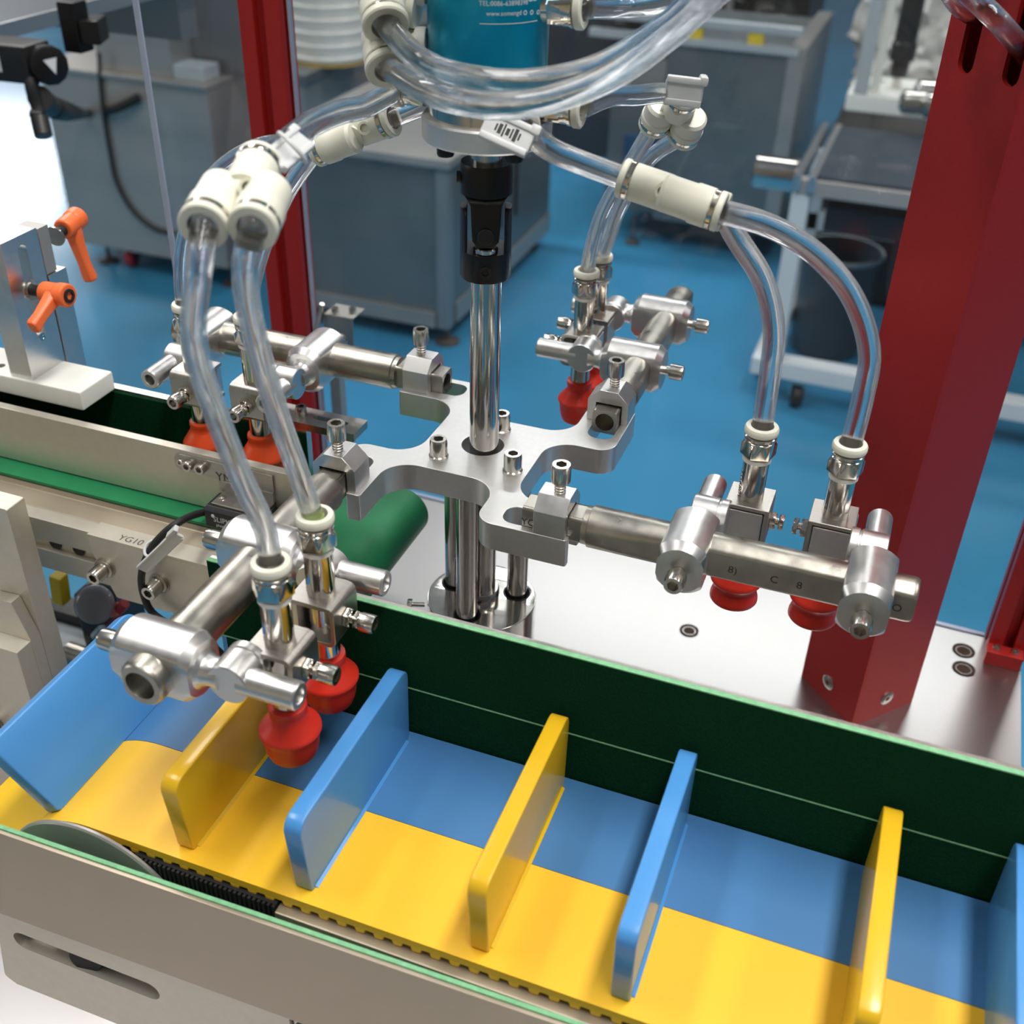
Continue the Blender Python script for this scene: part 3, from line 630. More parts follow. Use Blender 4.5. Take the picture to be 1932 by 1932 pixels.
# end bar with slots on the far wall
t = thing('slotted_bar', 'flat dark steel bar with slots and two screws at the green belt end', 'bar', (-.135, .034, -.0320))
poly = rpoly([(-.178, .0245, .001), (-.0965, .0245, .001), (-.0965, .0440, .001), (-.178, .0440, .001)])
plate2d(poly, [slot(-.168, -.150, .0345, .0022), slot(-.128, -.108, .0345, .0022)], -.0320, -.0270, 'bar', 'sheet', t)
for x, y in ((-.139, .0345), (-.172, .0345)):
    b = MB(); b.socket((x, y, -.0270), (0, 0, 1), .0036, .0060, .002, 0); b.build('cap_screw', 'screw', t)
b = MB(); b.hexhead((-.1030, .0300, -.0330), (0, 0, -1), .004, .006); b.build('lock_nut', 'screw', t)
b = MB(); b.bb((-.178, .0312, -.0716), (-.170, .0430, -.0320)); b.build('bar_foot', 'sheet', t)
# bracket plate with two large screws
t = thing('mounting_bracket', 'aluminium bracket plate with two large cap screws on the slotted side rail', 'bracket', (-.19, -.068, -.1250))
b = MB(); b.bb((-.2352, -.0700, -.0806), (-.1400, -.0560, -.0786)); b.build('top_flange', 'alu_warm_reflection', t, .0002)
b = MB(); b.prism(rpoly([(-.2352, -.0806, .0003), (-.2345, -.0920, .001), (-.2225, -.1250, .001), (-.1400, -.1250, .001), (-.1400, -.0806, .0003)]), (0, -.0700, 0), (1, 0, 0), (0, 0, 1), (0, .0035, 0)); b.build('front_plate', 'alu_warm_reflection', t, .0003)
text('YG10', .0075, (-.2060, -.0655, -.0786), (1, 0, 0), (0, 1, 0), 'engrave', t)
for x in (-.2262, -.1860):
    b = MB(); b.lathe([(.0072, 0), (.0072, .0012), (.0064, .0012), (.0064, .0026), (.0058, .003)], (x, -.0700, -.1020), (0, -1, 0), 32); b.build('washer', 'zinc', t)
    b = MB(); b.socket((x, -.0728, -.1020), (0, -1, 0), .0050, .0098, .003, 0); b.build('cap_screw', 'screw', t)
# sensor
t = thing('photo_sensor', 'small black photo sensor with white print under its steel bracket', 'sensor', (-.145, -.038, -.0690))
b = MB(); b.prism(rpoly([(-.0460, -.0690, .0005), (-.0460, -.0575, .001), (-.0430, -.0550, .001), (-.0275, -.0550, .001), (-.0275, -.0690, .001)]), (-.1635, 0, 0), (0, 1, 0), (0, 0, 1), (.0400, 0, 0)); b.build('body', 'plasticblack', t, .0007)
text('SLIPKSEN', .0052, (-.1470, -.0460, -.0622), (1, 0, 0), (0, 0, 1), 'whiteink', t)
text('photoelectric', .0030, (-.1480, -.0460, -.0662), (1, 0, 0), (0, 0, 1), 'whiteink', t)
b = MB(); b.cyl((-.1575, -.0461, -.0598), (-.1575, -.0464, -.0598), .0011, 16); b.build('indicator', 'whiteink', t)
b = MB(); b.cyl((-.1635, -.0380, -.0630), (-.1680, -.0395, -.0635), .0030, 20, r1=.0026); b.build('cable_collar', 'rubber', t)
t = thing('sensor_bracket', 'thin steel plate with two screws and etched letters on the near conveyor wall', 'bracket', (-.16, -.027, -.0545))
b = MB(); b.prism(rpoly([(-.1945, -.0345, .004), (-.1250, -.0345, .001), (-.1250, -.0545, .001), (-.1640, -.0545, .001), (-.1640, -.0460, .001), (-.1945, -.0460, .004)]), (0, -.0270, 0), (1, 0, 0), (0, 0, 1), (0, .0014, 0)); b.build('plate', 'sheet', t, .0002)
b = MB(); b.bb((-.1605, -.0420, -.0550), (-.1250, -.0270, -.0535)).bb((-.1605, -.0285, -.0550), (-.1250, -.0270, -.0460)); b.build('shelf', 'sheet', t, .0002)
for x in (-.1900, -.1835, -.1745):
    r = .0022 if x == -.1900 else .0036
    b = MB(); b.socket((x, -.0270, -.0400), (0, -1, 0), r, .0042 if r > .003 else .0015, .002, 0); b.build('cap_screw', 'screw', t)
text('YM2', .0085, (-.1575, -.0270, -.0445), (1, 0, 0), (0, 0, 1), 'engrave', t)
b = MB(); b.lathe([(.0024, 0), (.0022, .001), (.0005, .0014)], (-.1570, -.0350, -.0535), (0, 0, 1), 20); b.build('small_screw', 'screw', t)
# sensor cable and its marker tag
cp = [V((-.1660, -.0388, -.0632)), on((365, 972), 1, -.052), on((338, 985), 1, -.070), on((308, 1008), 1, -.078), on((282, 1040), 1, -.080), on((267, 1085), 1, -.080), on((272, 1125), 1, -.079), on((290, 1158), 1, -.078), on((335, 1186), 1, -.076), on((380, 1200), 1, -.072), on((420, 1235), 1, -.066)]
b = MB(); b.sweep(catmull(cp, 8), .0023, 12); o = b.build('sensor_cable', 'rubber'); solo(o, 'black sensor cable bending down from the black photo sensor', 'cable')
def tie_tag(P, u, v, w, L, wd, th, label, lines, tail=True, mname='tag'):
    "nylon cable tie with a flat marker plate: P middle, u along, v across, w towards the viewer"
    P, u, v = V(P), V(u).normalized(), V(v).normalized(); v = (v - u * u.dot(v)).normalized(); w = u.cross(v)
    t = thing('cable_tie_tag', label, 'cable tie', P)
    R = M((u, v, w)).transposed()
    b = MB(); b.box(P, (L, wd, th), R=R); b.build('marker_plate', mname, t, th * .3)
    for s in (-1, 1):
        b = MB(); b.box(P + v * (s * wd * .5) + w * th * .2, (L * .96, th * .8, th * 1.1), R=R); b.build('rim', mname, t, th * .2)
    for k in range(lines):
        f = (k + .5) / lines - .5; l2 = wd * (.30 + .12 * ((k * 7) % 3))
        b = MB(); b.box(P + u * (f * L * .55) + w * (th * .5 + .00005), (L * .035 * (1 + k % 2), l2, .0001), R=R); b.build('print_mark', 'tagtext', t)
    if tail:
        b = MB(); b.box(P + u * (L * .46) + v * (wd * .55) - w * th * .3, (L * .22, wd * .45, th * 2.2), R=R); b.build('lock_head', mname, t, th * .3)
    return t
P = on((302, 1042), 1, -.0845); Pa, Pb = on((268, 1075), 1, -.0845), on((338, 1008), 1, -.0845)
tie_tag(P, Pb - Pa, (0, -.3, 1), 0, (Pb - Pa).length, .0062, .0020, 'grey-white nylon marker tag tied to the black sensor cable', 0)
b = MB(); b.sweep([on((283, 1035), 1, -.0805) + V((.0033 * math.cos(a), .0036 * math.sin(a), .0030 * math.sin(a))) for a in [2 * PI * k / 16 for k in range(17)]], .0009, 8); o = b.build('tie_loop', 'tag', TOPS[-1])
# white gate block with slotted upright and orange clamp levers
t = thing('gate_block', 'thick white plastic gate block lying across the green conveyor walls', 'block', (-.36, .007, -.0310))
b = MB(); b.bb((-.50, -.0098, -.0315), (-.2735, .0236, -.0180)); b.build('slab', 'pom', t, .0014)
b = MB(); b.lathe([(.0028, 0), (.0028, .0001), (.0012, .0001)], (-.345, .001, -.0180), (0, 0, 1), 20); b.build('screw_hole', 'tagtext', t)
text('ZS', .009, (-.3480, -.0040, -.0180), (1, .3, 0), (-.3, 1, 0), 'tagtext', t)
t = thing('slotted_upright', 'slotted aluminium upright standing on the white gate block', 'bracket', (-.321, .008, -.0180))
plate2d(rpoly([(-.0078, -.0180, .0005), (.0240, -.0180, .0005), (.0240, .0740, .0005), (-.0078, .0740, .0005)]), [[(p[1], p[0]) for p in slot(.0080, .0640, .0085, .0040)]], -.329, -.3118, 'upright_plate', 'alu', t, 0, M(((0, 0, 1, 0), (1, 0, 0, 0), (0, 1, 0, 0), (0, 0, 0, 1))))
b = MB(); b.bb((-.345, -.0078, .0600), (-.329, .0240, .0740)); b.build('top_arm', 'alu', t, .0004)
b = MB(); b.bb((-.329, .0256, .0420), (-.3125, .0352, .0725)); b.build('rear_arm', 'cabinet', t, .0004)
b = MB(); b.bb((-.329, .0256, -.0500), (-.3119, .0430, .0412)); b.build('rear_plate', 'alu', t, .0006)
for y, z in ((.0340, .0418), (.0415, .0375)):
    b = MB(); b.cyl((-.3160, y, z - .003), (-.3160, y, z + .0008), .0022, 16); b.build('set_screw', 'screw', t)
b = MB(); b.lathe([(.0028, 0), (.0028, .0004), (.0015, .0004), (.0012, -.001)], (-.3118, .0085, .0060), (1, 0, 0), 24); b.build('through_hole', 'steel', t)
def lever(P, dirx, arm, label):
    t = thing('clamp_lever', label, 'lever', P)
    P, d, a = V(P), V(dirx).normalized(), V(arm)
    b = MB(); b.lathe([(.0065, 0), (.0065, .0012), (.0052, .0012), (.0052, .0022)], P, d, 28); b.build('washer', 'screw', t)
    b = MB(); b.cyl(P + d * .002, P + d * .011, .0036, 20); b.build('stud', 'rubber', t)
    c = P + d * .0185; al = a.normalized(); L = a.length; n = d.cross(al)
    b = MB(); b.lathe([(.0058, -.0085), (.0068, -.0075), (.0068, .0035), (.0075, .0045), (.0075, .0110), (.0068, .0120)], c, d, 36)
    R = lambda q: c + al * q[0] + n * q[1] + d * q[2]
    rings = []
    for s, w, h, lift in ((0, .0062, .0100, .0015), (.35, .0046, .0085, .0020), (.7, .0040, .0072, .0032), (.94, .0048, .0076, .0042), (1.0, .0040, .0064, .0044)):
        rings.append([R((s * L, x * w, lift + z * h / 2)) for x, z in ((-.6, -1), (.6, -1), (1, -.5), (1, .5), (.6, 1), (-.6, 1), (-1, .5), (-1, -.5))])
    b.ring_faces(rings); b.build('handle', 'orange', t, .0006)
    b = MB(); b.lathe([(.0044, .0118), (.0044, .0128), (.0028, .0132, 'h'), (.0026, .0100, 'h')], c, d, 24); b.build('hub_screw', 'rubber', t)
    return t
lever((-.3118, .0085, .0385), (1, -.05, .06), on((52, 618), 0, -.293) - V((-.293, .0075, .0395)), 'bright orange clamp lever pointing down left on the slotted upright')
lever((-.3160, .0430, .0610), (-.15, 1, .1), (.0060, -.0005, -.0400), 'orange clamp lever hanging down behind the slotted upright')
# support plates at the left edge
t = thing('support_plate', 'large aluminium support plate of stacked blocks at the left picture edge', 'support', (-.34, -.095, -.325))
b = MB(); b.prism(rpoly([(-.44, -.0490, .001), (-.262, -.0490, .001), (-.262, -.325, .001), (-.44, -.325, .001)]), (0, -.1000, 0), (1, 0, 0), (0, 0, 1), (0, .0150, 0)); b.build('upright_plate', 'alu_warm_reflection', t, .0005)
b = MB(); b.prism([(-.44, -.1380), (-.2900, -.1380), (-.2860, -.1160), (-.2700, -.1150), (-.262, -.1435), (-.262, -.325), (-.44, -.325)], (0, -.1085, 0), (1, 0, 0), (0, 0, 1), (0, .0083, 0)); b.build('front_block', 'alu_warm_reflection', t, .0005)
plate2d(rpoly([(-.44, -.1436, .0005), (-.2625, -.1436, .0005), (-.2625, -.325, .0005), (-.44, -.325, .0005)]), [[(q[1], q[0]) for q in slot(-.235, -.172, -.3010, .0050)]], 0, .0125, 'slotted_block', 'alu_warm_reflection', t, 0, M.Translation((0, -.1086, 0)) @ M.Rotation(PI / 2, 4, 'X'))
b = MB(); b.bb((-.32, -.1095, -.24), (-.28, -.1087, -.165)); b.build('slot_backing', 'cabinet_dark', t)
for x, y, z in ((-.2915, -.1000, -.0810), (-.3010, -.1215, -.2180)):
    b = MB(); b.lathe([(.0072, 0), (.0072, .0012), (.0062, .0012), (.0062, .0026)], (x, y, z), (0, -1, 0), 32); b.build('washer', 'zinc', t)
    b = MB(); b.socket((x, y - .0026, z), (0, -1, 0), .0052, .0090, .003, 0); b.build('cap_screw', 'screw', t)
# air regulator seen through the gap
t = thing('air_regulator', 'air regulator with grey pressure gauge and yellow label in the gap at left', 'regulator', (-.315, .0, FZ))
G = on((180, 1140), 1, -.005)
b = MB(); b.lathe([(.0125, -.018), (.0150, -.014), (.0150, .002), (.0142, .004), (.0110, .0062), (.0050, .0072), (.0003, .0074)], G, (.25, -.75, .6), 40); b.build('pressure_gauge', 'glassgauge', t)
b = MB(); b.lathe([(.0152, -.016), (.0160, -.014), (.0160, .0005), (.0150, .001)], G, (.25, -.75, .6), 40, capped=False); b.build('gauge_rim', 'plasticblack', t)
b = MB(); b.box(on((103, 1118), 1, -.012) + V((0, .006, 0)), (.010, .010, .026), R=M.Rotation(.12, 3, 'Y')); b.build('label_block', 'yellowlabel', t, .001)
b = MB(); b.bb((G.x - .030, .004, G.z - .10), (G.x + .006, .040, G.z - .006)); b.build('body', 'plasticblack', t, .003)
b = MB(); b.cyl(on((128, 1230), 1, -.004), on((250, 1270), 1, .0), .0085, 24); b.build('outlet_pipe', 'zinc', t)
b = MB(); b.lathe([(.0050, 0), (.0062, .002), (.0062, .009), (.0052, .011)], on((212, 1150), 1, .002), (.55, -.5, .6), 24); b.build('release_knob', 'pink', t)
p0, p1 = on((180, 1200), 1, .0), on((236, 1138), 1, .0)
b = MB(); b.sweep([p0, p0.lerp(p1, .45)], .0038, 12); b.build('valve_stem', 'zinc', t)
b = MB(); b.sweep([p0.lerp(p1, .42), p0.lerp(p1, .6), p0.lerp(p1, .85), p1], .0040, 14); b.build('valve_lever', 'redplastic', t, .001)
b = MB(); b.bb((G.x - .01, .012, FZ), (G.x + .004, .026, G.z - .09)); b.build('stand', 'plasticblack', t)
t = thing('lower_beam', 'grey crossbeam below the air regulator at left', 'beam', (-.2, .02, -.26))
b = MB(); b.box(on((210, 1260), 1, .0) + V((0, .02, -.006)), (.20, .03, .014), rot=0); b.build('beam', 'frame_grey', t, .001)
b = MB(); b.bb((-.40, .03, FZ), (-.30, .05, -.262)); b.build('dark_panel', 'plasticblack', t, .001)
# ------------------------------------------------------------------ red columns and clear guard panels
A_, B_, C_ = [V((x, y, 0)) for x, y in ((.1968, .1679), (.2384, .1260), (.2779, .1696))]; D_ = A_ + C_ - B_
t = thing('red_column', 'large square red column set cornerwise on the steel table at right', 'column', (.2374, .1688, ZD))
e1, e2 = (B_ - A_), (C_ - B_); w1 = e1.length
n1 = V((-e1.y, e1.x, 0)).normalized(); n1 = n1 if n1.dot(C_ - B_) > 0 else -n1
def hit(p, P0, n):
    d = ray(p); return CAM + d * ((P0 - CAM).dot(n) / d.dot(n))
H1, H2 = hit((1822, 118), A_, n1), hit((1907, 142), A_, n1)
t1, t2 = (H1 - A_).dot(e1) / w1, (H2 - A_).dot(e1) / w1
plate2d(rpoly([(0, ZD, .0003), (w1, ZD, .0003), (w1, .50, .0003), (0, .50, .0003)]), [[(q[1], q[0]) for q in slot(z, z + .065, x, .0056)] for x, z in ((t1, H1.z), (t2, H2.z))],
        0, .003, 'slotted_face', 'red', t, 0, M.Translation(A_ + n1 * .003) @ M((list(e1.normalized()) + [0], (0, 0, 1, 0), list(-n1) + [0], (0, 0, 0, 1))).transposed())
o3 = [A_ + n1 * .003, B_ + n1 * .003, C_, D_]; i3 = [A_ + n1 * .003 + e1 * .06, B_ + n1 * .003 - e1 * .06, C_ - e1 * .06 - e2 * .06, D_ + e1 * .06 - e2 * .06]
b = MB(); b.ring_faces([[V((p.x, p.y, z)) for p in (o3[0], i3[0], i3[3], i3[2], i3[1], o3[1], o3[2], o3[3])] for z in (ZD, .50)]); b.build('column_body', 'red', t)
for px, P0, d in (((1563, 1287), A_, -n1), ((1673, 1317), B_, V((e2.y, -e2.x, 0)).normalized())):
    P = hit(px, P0, d)
    if d.dot(CAM - P) < 0: d = -d
    b = MB(); b.lathe([(.0058, -.0005), (.0058, .0005), (.0050, .0010), (.0020, .0010, 'h'), (.0018, -.0004, 'h')], P, d, 28); b.build('face_screw', 'screw', t)
def tslot(x0, y0, s, z0, z1, fy=1.):
    g, q = s * .13, s * .34
    c = [(0, 0), (s / 2 - g, 0), (s / 2 - g, q), (s / 2 + g, q), (s / 2 + g, 0), (s, 0), (s, s / 2 - g), (s - q, s / 2 - g), (s - q, s / 2 + g), (s, s / 2 + g), (s, s), (s / 2 + g, s), (s / 2 + g, s - q), (s / 2 - g, s - q), (s / 2 - g, s), (0, s), (0, s / 2 + g), (q, s / 2 + g), (q, s / 2 - g), (0, s / 2 - g)]
    b = MB(); b.prism(c, (x0, y0, z0), (1, 0, 0), (0, fy, 0), (0, 0, z1 - z0)); return b
t = thing('red_post', 'slim red slotted profile post behind the left suction arm', 'post', (-.2915, .283, FZ))
tslot(-.3095, .2720, .0355, FZ, .62, .62).build('profile', 'red', t, .0008)
t = thing('corner_post', 'red slotted profile post with screwed foot block at the right table corner', 'post', (.341, .255, ZD))
tslot(.3275, .2480, .0290, ZD, .62).build('profile', 'red', t, .0008)
b = MB(); b.bb((.3268, .2362, ZD), (.3535, .2480, ZD + .0120)); b.build('foot_block', 'red', t, .0005)
for x in (.3335, .3470):
    b = MB(); b.socket((x, .2420, ZD + .0120), (0, 0, 1), .0032, .0026, .001, 0); b.build('cap_screw', 'screw', t)
t = thing('acrylic_guard', 'clear acrylic guard panel standing along the back edge of the steel table', 'panel', (.03, .2770, ZD))
b = MB(); b.bb((-.2675, .2765, ZD - .004), (.3270, .2805, .62)); b.build('sheet', 'acrylic', t)
b = MB(); b.bb((-.2695, .2765, ZD - .004), (-.2676, .2805, .62)); b.build('left_edge', 'acrylic_edge', t)
b = MB(); b.ring_faces([[V((x, y0, z)) for z in (ZD - .004, ZD + .0012)] + [V((x, y0 + .004, z)) for z in (ZD + .0012, ZD - .004)] for x, y0 in ((-.2675, .2845), (.3270, .2700))]); b.build('bottom_edge', 'acrylic_edge', t)
t = thing('acrylic_guard', 'clear acrylic side panel with a bright front edge left of the red post', 'panel', (-.312, .17, -.02))
b = MB(); b.bb((-.3140, .1569, -.02), (-.3098, .2720, .62)); b.build('sheet', 'acrylic', t)
b = MB(); b.bb((-.3140, .1550, -.02), (-.3098, .1568, .62)); b.build('front_edge', 'acrylic_edge', t)
for z in (.2,):
    b = MB(); b.cyl((-.3097, .2600, z), (-.3060, .2600, z), .003, 16); b.build('panel_screw', 'screw', t)
t = thing('panel_bracket', 'small steel angle bracket with screws at the foot of the red post', 'bracket', (-.248, .28, -.08))
p0 = on((600, 600), 1, .2720); 
b = MB(); b.bb((p0.x + .000, .2810, p0.z - .026), (p0.x + .028, .2830, p0.z)); b.bb((p0.x, .2810, p0.z - .001), (p0.x + .028, .306, p0.z)); b.build('angle', 'sheet', t, .0003)
for dx, dy in ((.007, .290), (.021, .296)):
    b = MB(); b.socket((p0.x + dx, dy, p0.z), (0, 0, 1), .0032, .004, .001, 0); b.build('cap_screw', 'screw', t)
b = MB(); b.cyl((p0.x - .004, .2740, p0.z - .013), (p0.x + .004, .2740, p0.z + .013), .002, 12); b.build('stud', 'screw', t)
b = MB(); b.bb((p0.x, .2840, FZ), (p0.x + .010, .2940, p0.z - .001)); b.build('upright', 'cabinet', t)
# ------------------------------------------------------------------ clear vacuum tubes and their Y splitters
def hose(pts, label, r=.0048, ri=.0033, name='vacuum_tube', group='clear vacuum tubes', prints=None):
    b = MB(); b.sweep(catmull(pts, 9), r, 18, ri); o = b.build(name, 'tube', ang=80); return solo(o, label, 'tube', group)
def seq(P0, pix, P1, push=None):
    "waypoints seen in the photograph, between two known ends, depth running evenly from one to the other"
    P0, P1 = V(P0), V(P1); d0, d1 = dep(P0), dep(P1)
    def scr(P): d = P - CAM; z = d.dot(r2); return V((966 + FPX * d.dot(r0) / z, 966 + FPX * d.dot(r1) / z))
    q = [scr(P0)] + [V(p[:2]) for p in pix] + [scr(P1)]; L = [0]
    for a, b_ in zip(q, q[1:]): L.append(L[-1] + (b_ - a).length)
    out = [P0]
    for i, p in enumerate(pix):
        f = L[i + 1] / L[-1]; d = d0 + (d1 - d0) * f + (p[2] if len(p) > 2 else 0)
        out.append(at(p, d))
    return out + [P1]
def splitter(Pin, Pout, spread, label):
    "white push-in Y piece: one mouth at Pin, two side by side at Pout"
    Pin, Pout = V(Pin), V(Pout); d = (Pout - Pin).normalized(); s = V(spread); s = (s - d * s.dot(d)).normalized(); L = (Pout - Pin).length
    t = thing('tube_splitter', label, 'splitter', (Pin + Pout) / 2, 'white Y tube splitters')
    b = MB(); b.lathe([(.0078, .0045), (.0086, .0050), (.0086, L * .46), (.0080, L * .50)], Pin, d, 32)
    q = Pin + d * (L * .42)
    for k in (-1, 1):
        c0 = q + s * (k * .0088); b.lathe([(.0070, 0), (.0084, .0015), (.0084, L * .30), (.0090, L * .32), (.0090, L * .58 - .0048), (.0085, L * .58 - .0044)], c0, d, 32)
    b.cyl(q - s * .009 + d * .003, q + s * .009 + d * .003, .0060, 20)
    b.lathe([(.0034, 0), (.0034, .0115), (.0022, .0115), (.002, .008)], q + d * -.001, (CAM - q).normalized(), 20)
    b.build('body', 'white', t)
    outs = []
    for c, dd in ((Pin + d * .0045, -d),) + tuple((Pout - d * .0045 + s * (k * .0088), d) for k in (-1, 1)):
        b = MB(); b.lathe([(.0086, -.0002), (.0090, .0003), (.0090, .0022), (.0080, .0024)], c, dd, 32); b.build('metal_band', 'nickel', t)
        b = MB(); b.lathe([(.0082, .0024), (.0090, .0029), (.0090, .0050), (.0084, .0056), (.0056, .0056), (.0052, -.006)], c, dd, 36, capped=False); b.build('release_ring', 'white', t)
        outs.append((c + dd * .003, dd))
    return outs
topf = lambda n, k: CUPS[n, k] + V((0, 0, .0565 + .047))
# front splitter
Fin, Fout = at((490, 308), .428), at((430, 428), .394)
F = splitter(Fin, Fout, r0, 'white Y splitter hanging at left, feeding the two front suction cups')
# order outlets: left one in the picture first
o1, o2 = F[1], F[2]
def sx(P): d = V(P) - CAM; return d.dot(r0) / d.dot(r2)
if sx(o1[0]) > sx(o2[0]): o1, o2 = o2, o1
hose([o1[0] - o1[1] * .008] + seq(o1[0], [(374, 520, -.012), (366, 640, -.012), (400, 760, -.008), (455, 900, -.004), (500, 1000)], topf('front', 1)) + [topf('front', 1) - V((0, 0, .006))], 'clear tube from the front splitter to the outer front suction cup')
hose([o2[0] - o2[1] * .008] + seq(o2[0], [(462, 520, -.010), (482, 640, -.008), (520, 770, -.004), (562, 890)], topf('front', 0)) + [topf('front', 0) - V((0, 0, .006))], 'clear tube from the front splitter to the inner front suction cup')
hose(seq(V(PL), [(690, 200), (640, 212), (585, 236), (535, 275)], F[0][0]) + [F[0][0] - F[0][1] * .008], 'clear tube from the motor hub down to the front splitter', r=.0054, ri=.0037)
for P, l in ((topf('front', 0), 'lime'), ):
    b = MB(); b.cyl(P - V((0, 0, .004)), P + V((0, 0, .0050)), .0042, 24); solo(b.build('tube_sleeve', 'lime'), 'lime green inner sleeve in the inner front fitting mouth', 'sleeve')
# left splitter
Lin, Lout = on((738, 224), 1, .020), on((612, 268), 1, .020)
L_ = splitter(Lin, Lout, (0, 1, .2), 'white Y splitter left of the hub, feeding the two left suction cups')
o1, o2 = L_[1], L_[2]
if o1[0].y < o2[0].y: o1, o2 = o2, o1
hose([o1[0] - o1[1] * .008] + seq(o1[0], [(560, 268), (490, 276), (415, 320), (368, 390), (345, 480), (345, 560)], topf('left', 1)) + [topf('left', 1) - V((0, 0, .006))], 'clear tube curving from the left splitter to the outer left suction cup')
hose([o2[0] - o2[1] * .008] + seq(o2[0], [(580, 305), (540, 365), (505, 440), (478, 530)], topf('left', 0)) + [topf('left', 0) - V((0, 0, .006))], 'clear tube curving from the left splitter to the inner left suction cup')
hose([V(PBL), V(PBL).lerp(L_[0][0], .5) + V((0, .004, -.002)), L_[0][0], L_[0][0] - L_[0][1] * .006], 'short clear tube joining the hub to the left splitter', r=.0050)
# right splitter
Rin, Rout = on((1176, 336), 1, -.016), on((1362, 400), 1, -.016)
R_ = splitter(Rin, Rout, r2 * -1 + r1 * .35, 'white Y splitter right of the shaft, feeding the two right suction cups')
o1, o2 = R_[1], R_[2]
if o1[0].z < o2[0].z: o1, o2 = o2, o1
hose([o1[0] - o1[1] * .008] + seq(o1[0], [(1450, 425), (1540, 480), (1608, 560), (1640, 660), (1628, 750)], topf('right', 1)) + [topf('right', 1) - V((0, 0, .006))], 'clear tube arching from the right splitter to the outer right suction cup', r=.0054, ri=.0037)
hose([o2[0] - o2[1] * .008] + seq(o2[0], [(1392, 452), (1440, 530), (1460, 620), (1452, 710)], topf('right', 0)) + [topf('right', 0) - V((0, 0, .006))], 'clear tube arching from the right splitter to the inner right suction cup', r=.0054, ri=.0037)
hose(seq(V(PF), [(1040, 282), (1100, 308)], R_[0][0]) + [R_[0][0] - R_[0][1] * .008], 'clear tube from the front of the hub to the right splitter', r=.0054, ri=.0037)
# rear splitter
Bin, Bout = on((1292, 178), 1, .100), on((1262, 246), 1, .118)
B2 = splitter(Bin, Bout, (1, 0, -.1), 'white Y splitter at upper right, feeding the two rear suction cups')
o1, o2 = B2[1], B2[2]
if sx(o1[0]) > sx(o2[0]): o1, o2 = o2, o1
hose([o1[0] - o1[1] * .008] + seq(o1[0], [(1185, 318), (1138, 400), (1116, 470)], topf('rear', 0)) + [topf('rear', 0) - V((0, 0, .006))], 'clear tube from the rear splitter to the inner rear suction cup')
hose([o2[0] - o2[1] * .008] + seq(o2[0], [(1225, 300), (1172, 385), (1150, 445)], topf('rear', 1)) + [topf('rear', 1) - V((0, 0, .006))], 'clear tube from the rear splitter to the outer rear suction cup')
hose(seq(V(PR), [(1150, 182), (1200, 180), (1250, 176)], B2[0][0]) + [B2[0][0] - B2[0][1] * .006], 'clear tube from the hub across to the rear splitter', r=.0052, ri=.0036)
# supply loops from the elbows to the slots of the red column
S1 = A_ + e1.normalized() * t1 + V((0, 0, H1.z + .022)); S2 = A_ + e1.normalized() * t2 + V((0, 0, H2.z + .012))
hose([EL[0][0] - EL[0][1] * .010, EL[0][0]] + [at((800, 118), .470), at((900, 150), .452), at((1010, 155), .442), at((1130, 128), .436), at((1240, 62), .432), at((1340, -20), .430), at((1480, -110), .450), at((1650, -130), .500), at((1765, -50), .555)] + [S1 + n1 * -.012 + V((0, 0, .006)), S1 + n1 * .012 - V((0, 0, .004))], 'thick clear supply tube looping from the upper elbow to the red column', r=.0054, ri=.0038, name='supply_tube')
hose([EL[1][0] - EL[1][1] * .010, EL[1][0]] + [at((820, 178), .462), at((920, 200), .446), at((1030, 190), .436), at((1150, 145), .428), at((1260, 68), .424), at((1370, -30), .422), at((1520, -130), .440), at((1700, -120), .490), at((1830, -10), .545)] + [S2 + n1 * -.014 + V((0, 0, .012)), S2 + n1 * .012 - V((0, 0, .006))], 'thick clear supply tube looping from the lower elbow to the red column', r=.0054, ri=.0038, name='supply_tube')
hose([V(PTR) - V((.006, 0, 0)), V(PTR)] + [at((1180, 14), .520), at((1260, 2), .515), at((1360, -25), .51), at((1500, -90), .50), at((1660, -90), .52), at((1765, -20), .565)] + [S1 + n1 * -.010 + V((.004, -.004, .020)), S1 + n1 * .012 + V((.001, -.001, .012))], 'thin clear air tube leaving the right fitting of the teal motor', r=.0045, ri=.0031, name='air_tube')
# marker tags on the tubes
T1 = at((958, 252), dep(V((.022, -.040, .190))))
tie_tag(T1, at((1003, 272), dep(T1)) - at((915, 232), dep(T1)), r1 * -1 + r0 * .2, 0, .0235, .0108, .0040, 'white marker tag with black bar print in front of the motor hub', 7)
T2 = at((1290, 172), .578)
tie_tag(T2, r0 * 1 + r1 * .12, r1 * -1 - r2 * .6, 0, .0200, .0110, .0045, 'bright white marker tag on the rear splitter tube', 0)
T3 = at((545, 285), dep(Fin) + .004)
tie_tag(T3, at((600, 240), dep(T3) + .03) - at((500, 325), dep(T3)), r1 * -1 - r0, 0, .0240, .0085, .0030, 'frosted marker tag on the tube above the front splitter', 0)
b = MB(); b.sweep([T3 + (r0 * .7 + r1 * .7) * (.0072 * math.cos(a)) + r2 * (.0072 * math.sin(a)) + (r0 * .7 - r1 * .7) * .002 for a in [2 * PI * k / 20 for k in range(21)]], .0009, 8); b.build('tie_loop', 'tag', TOPS[-1])
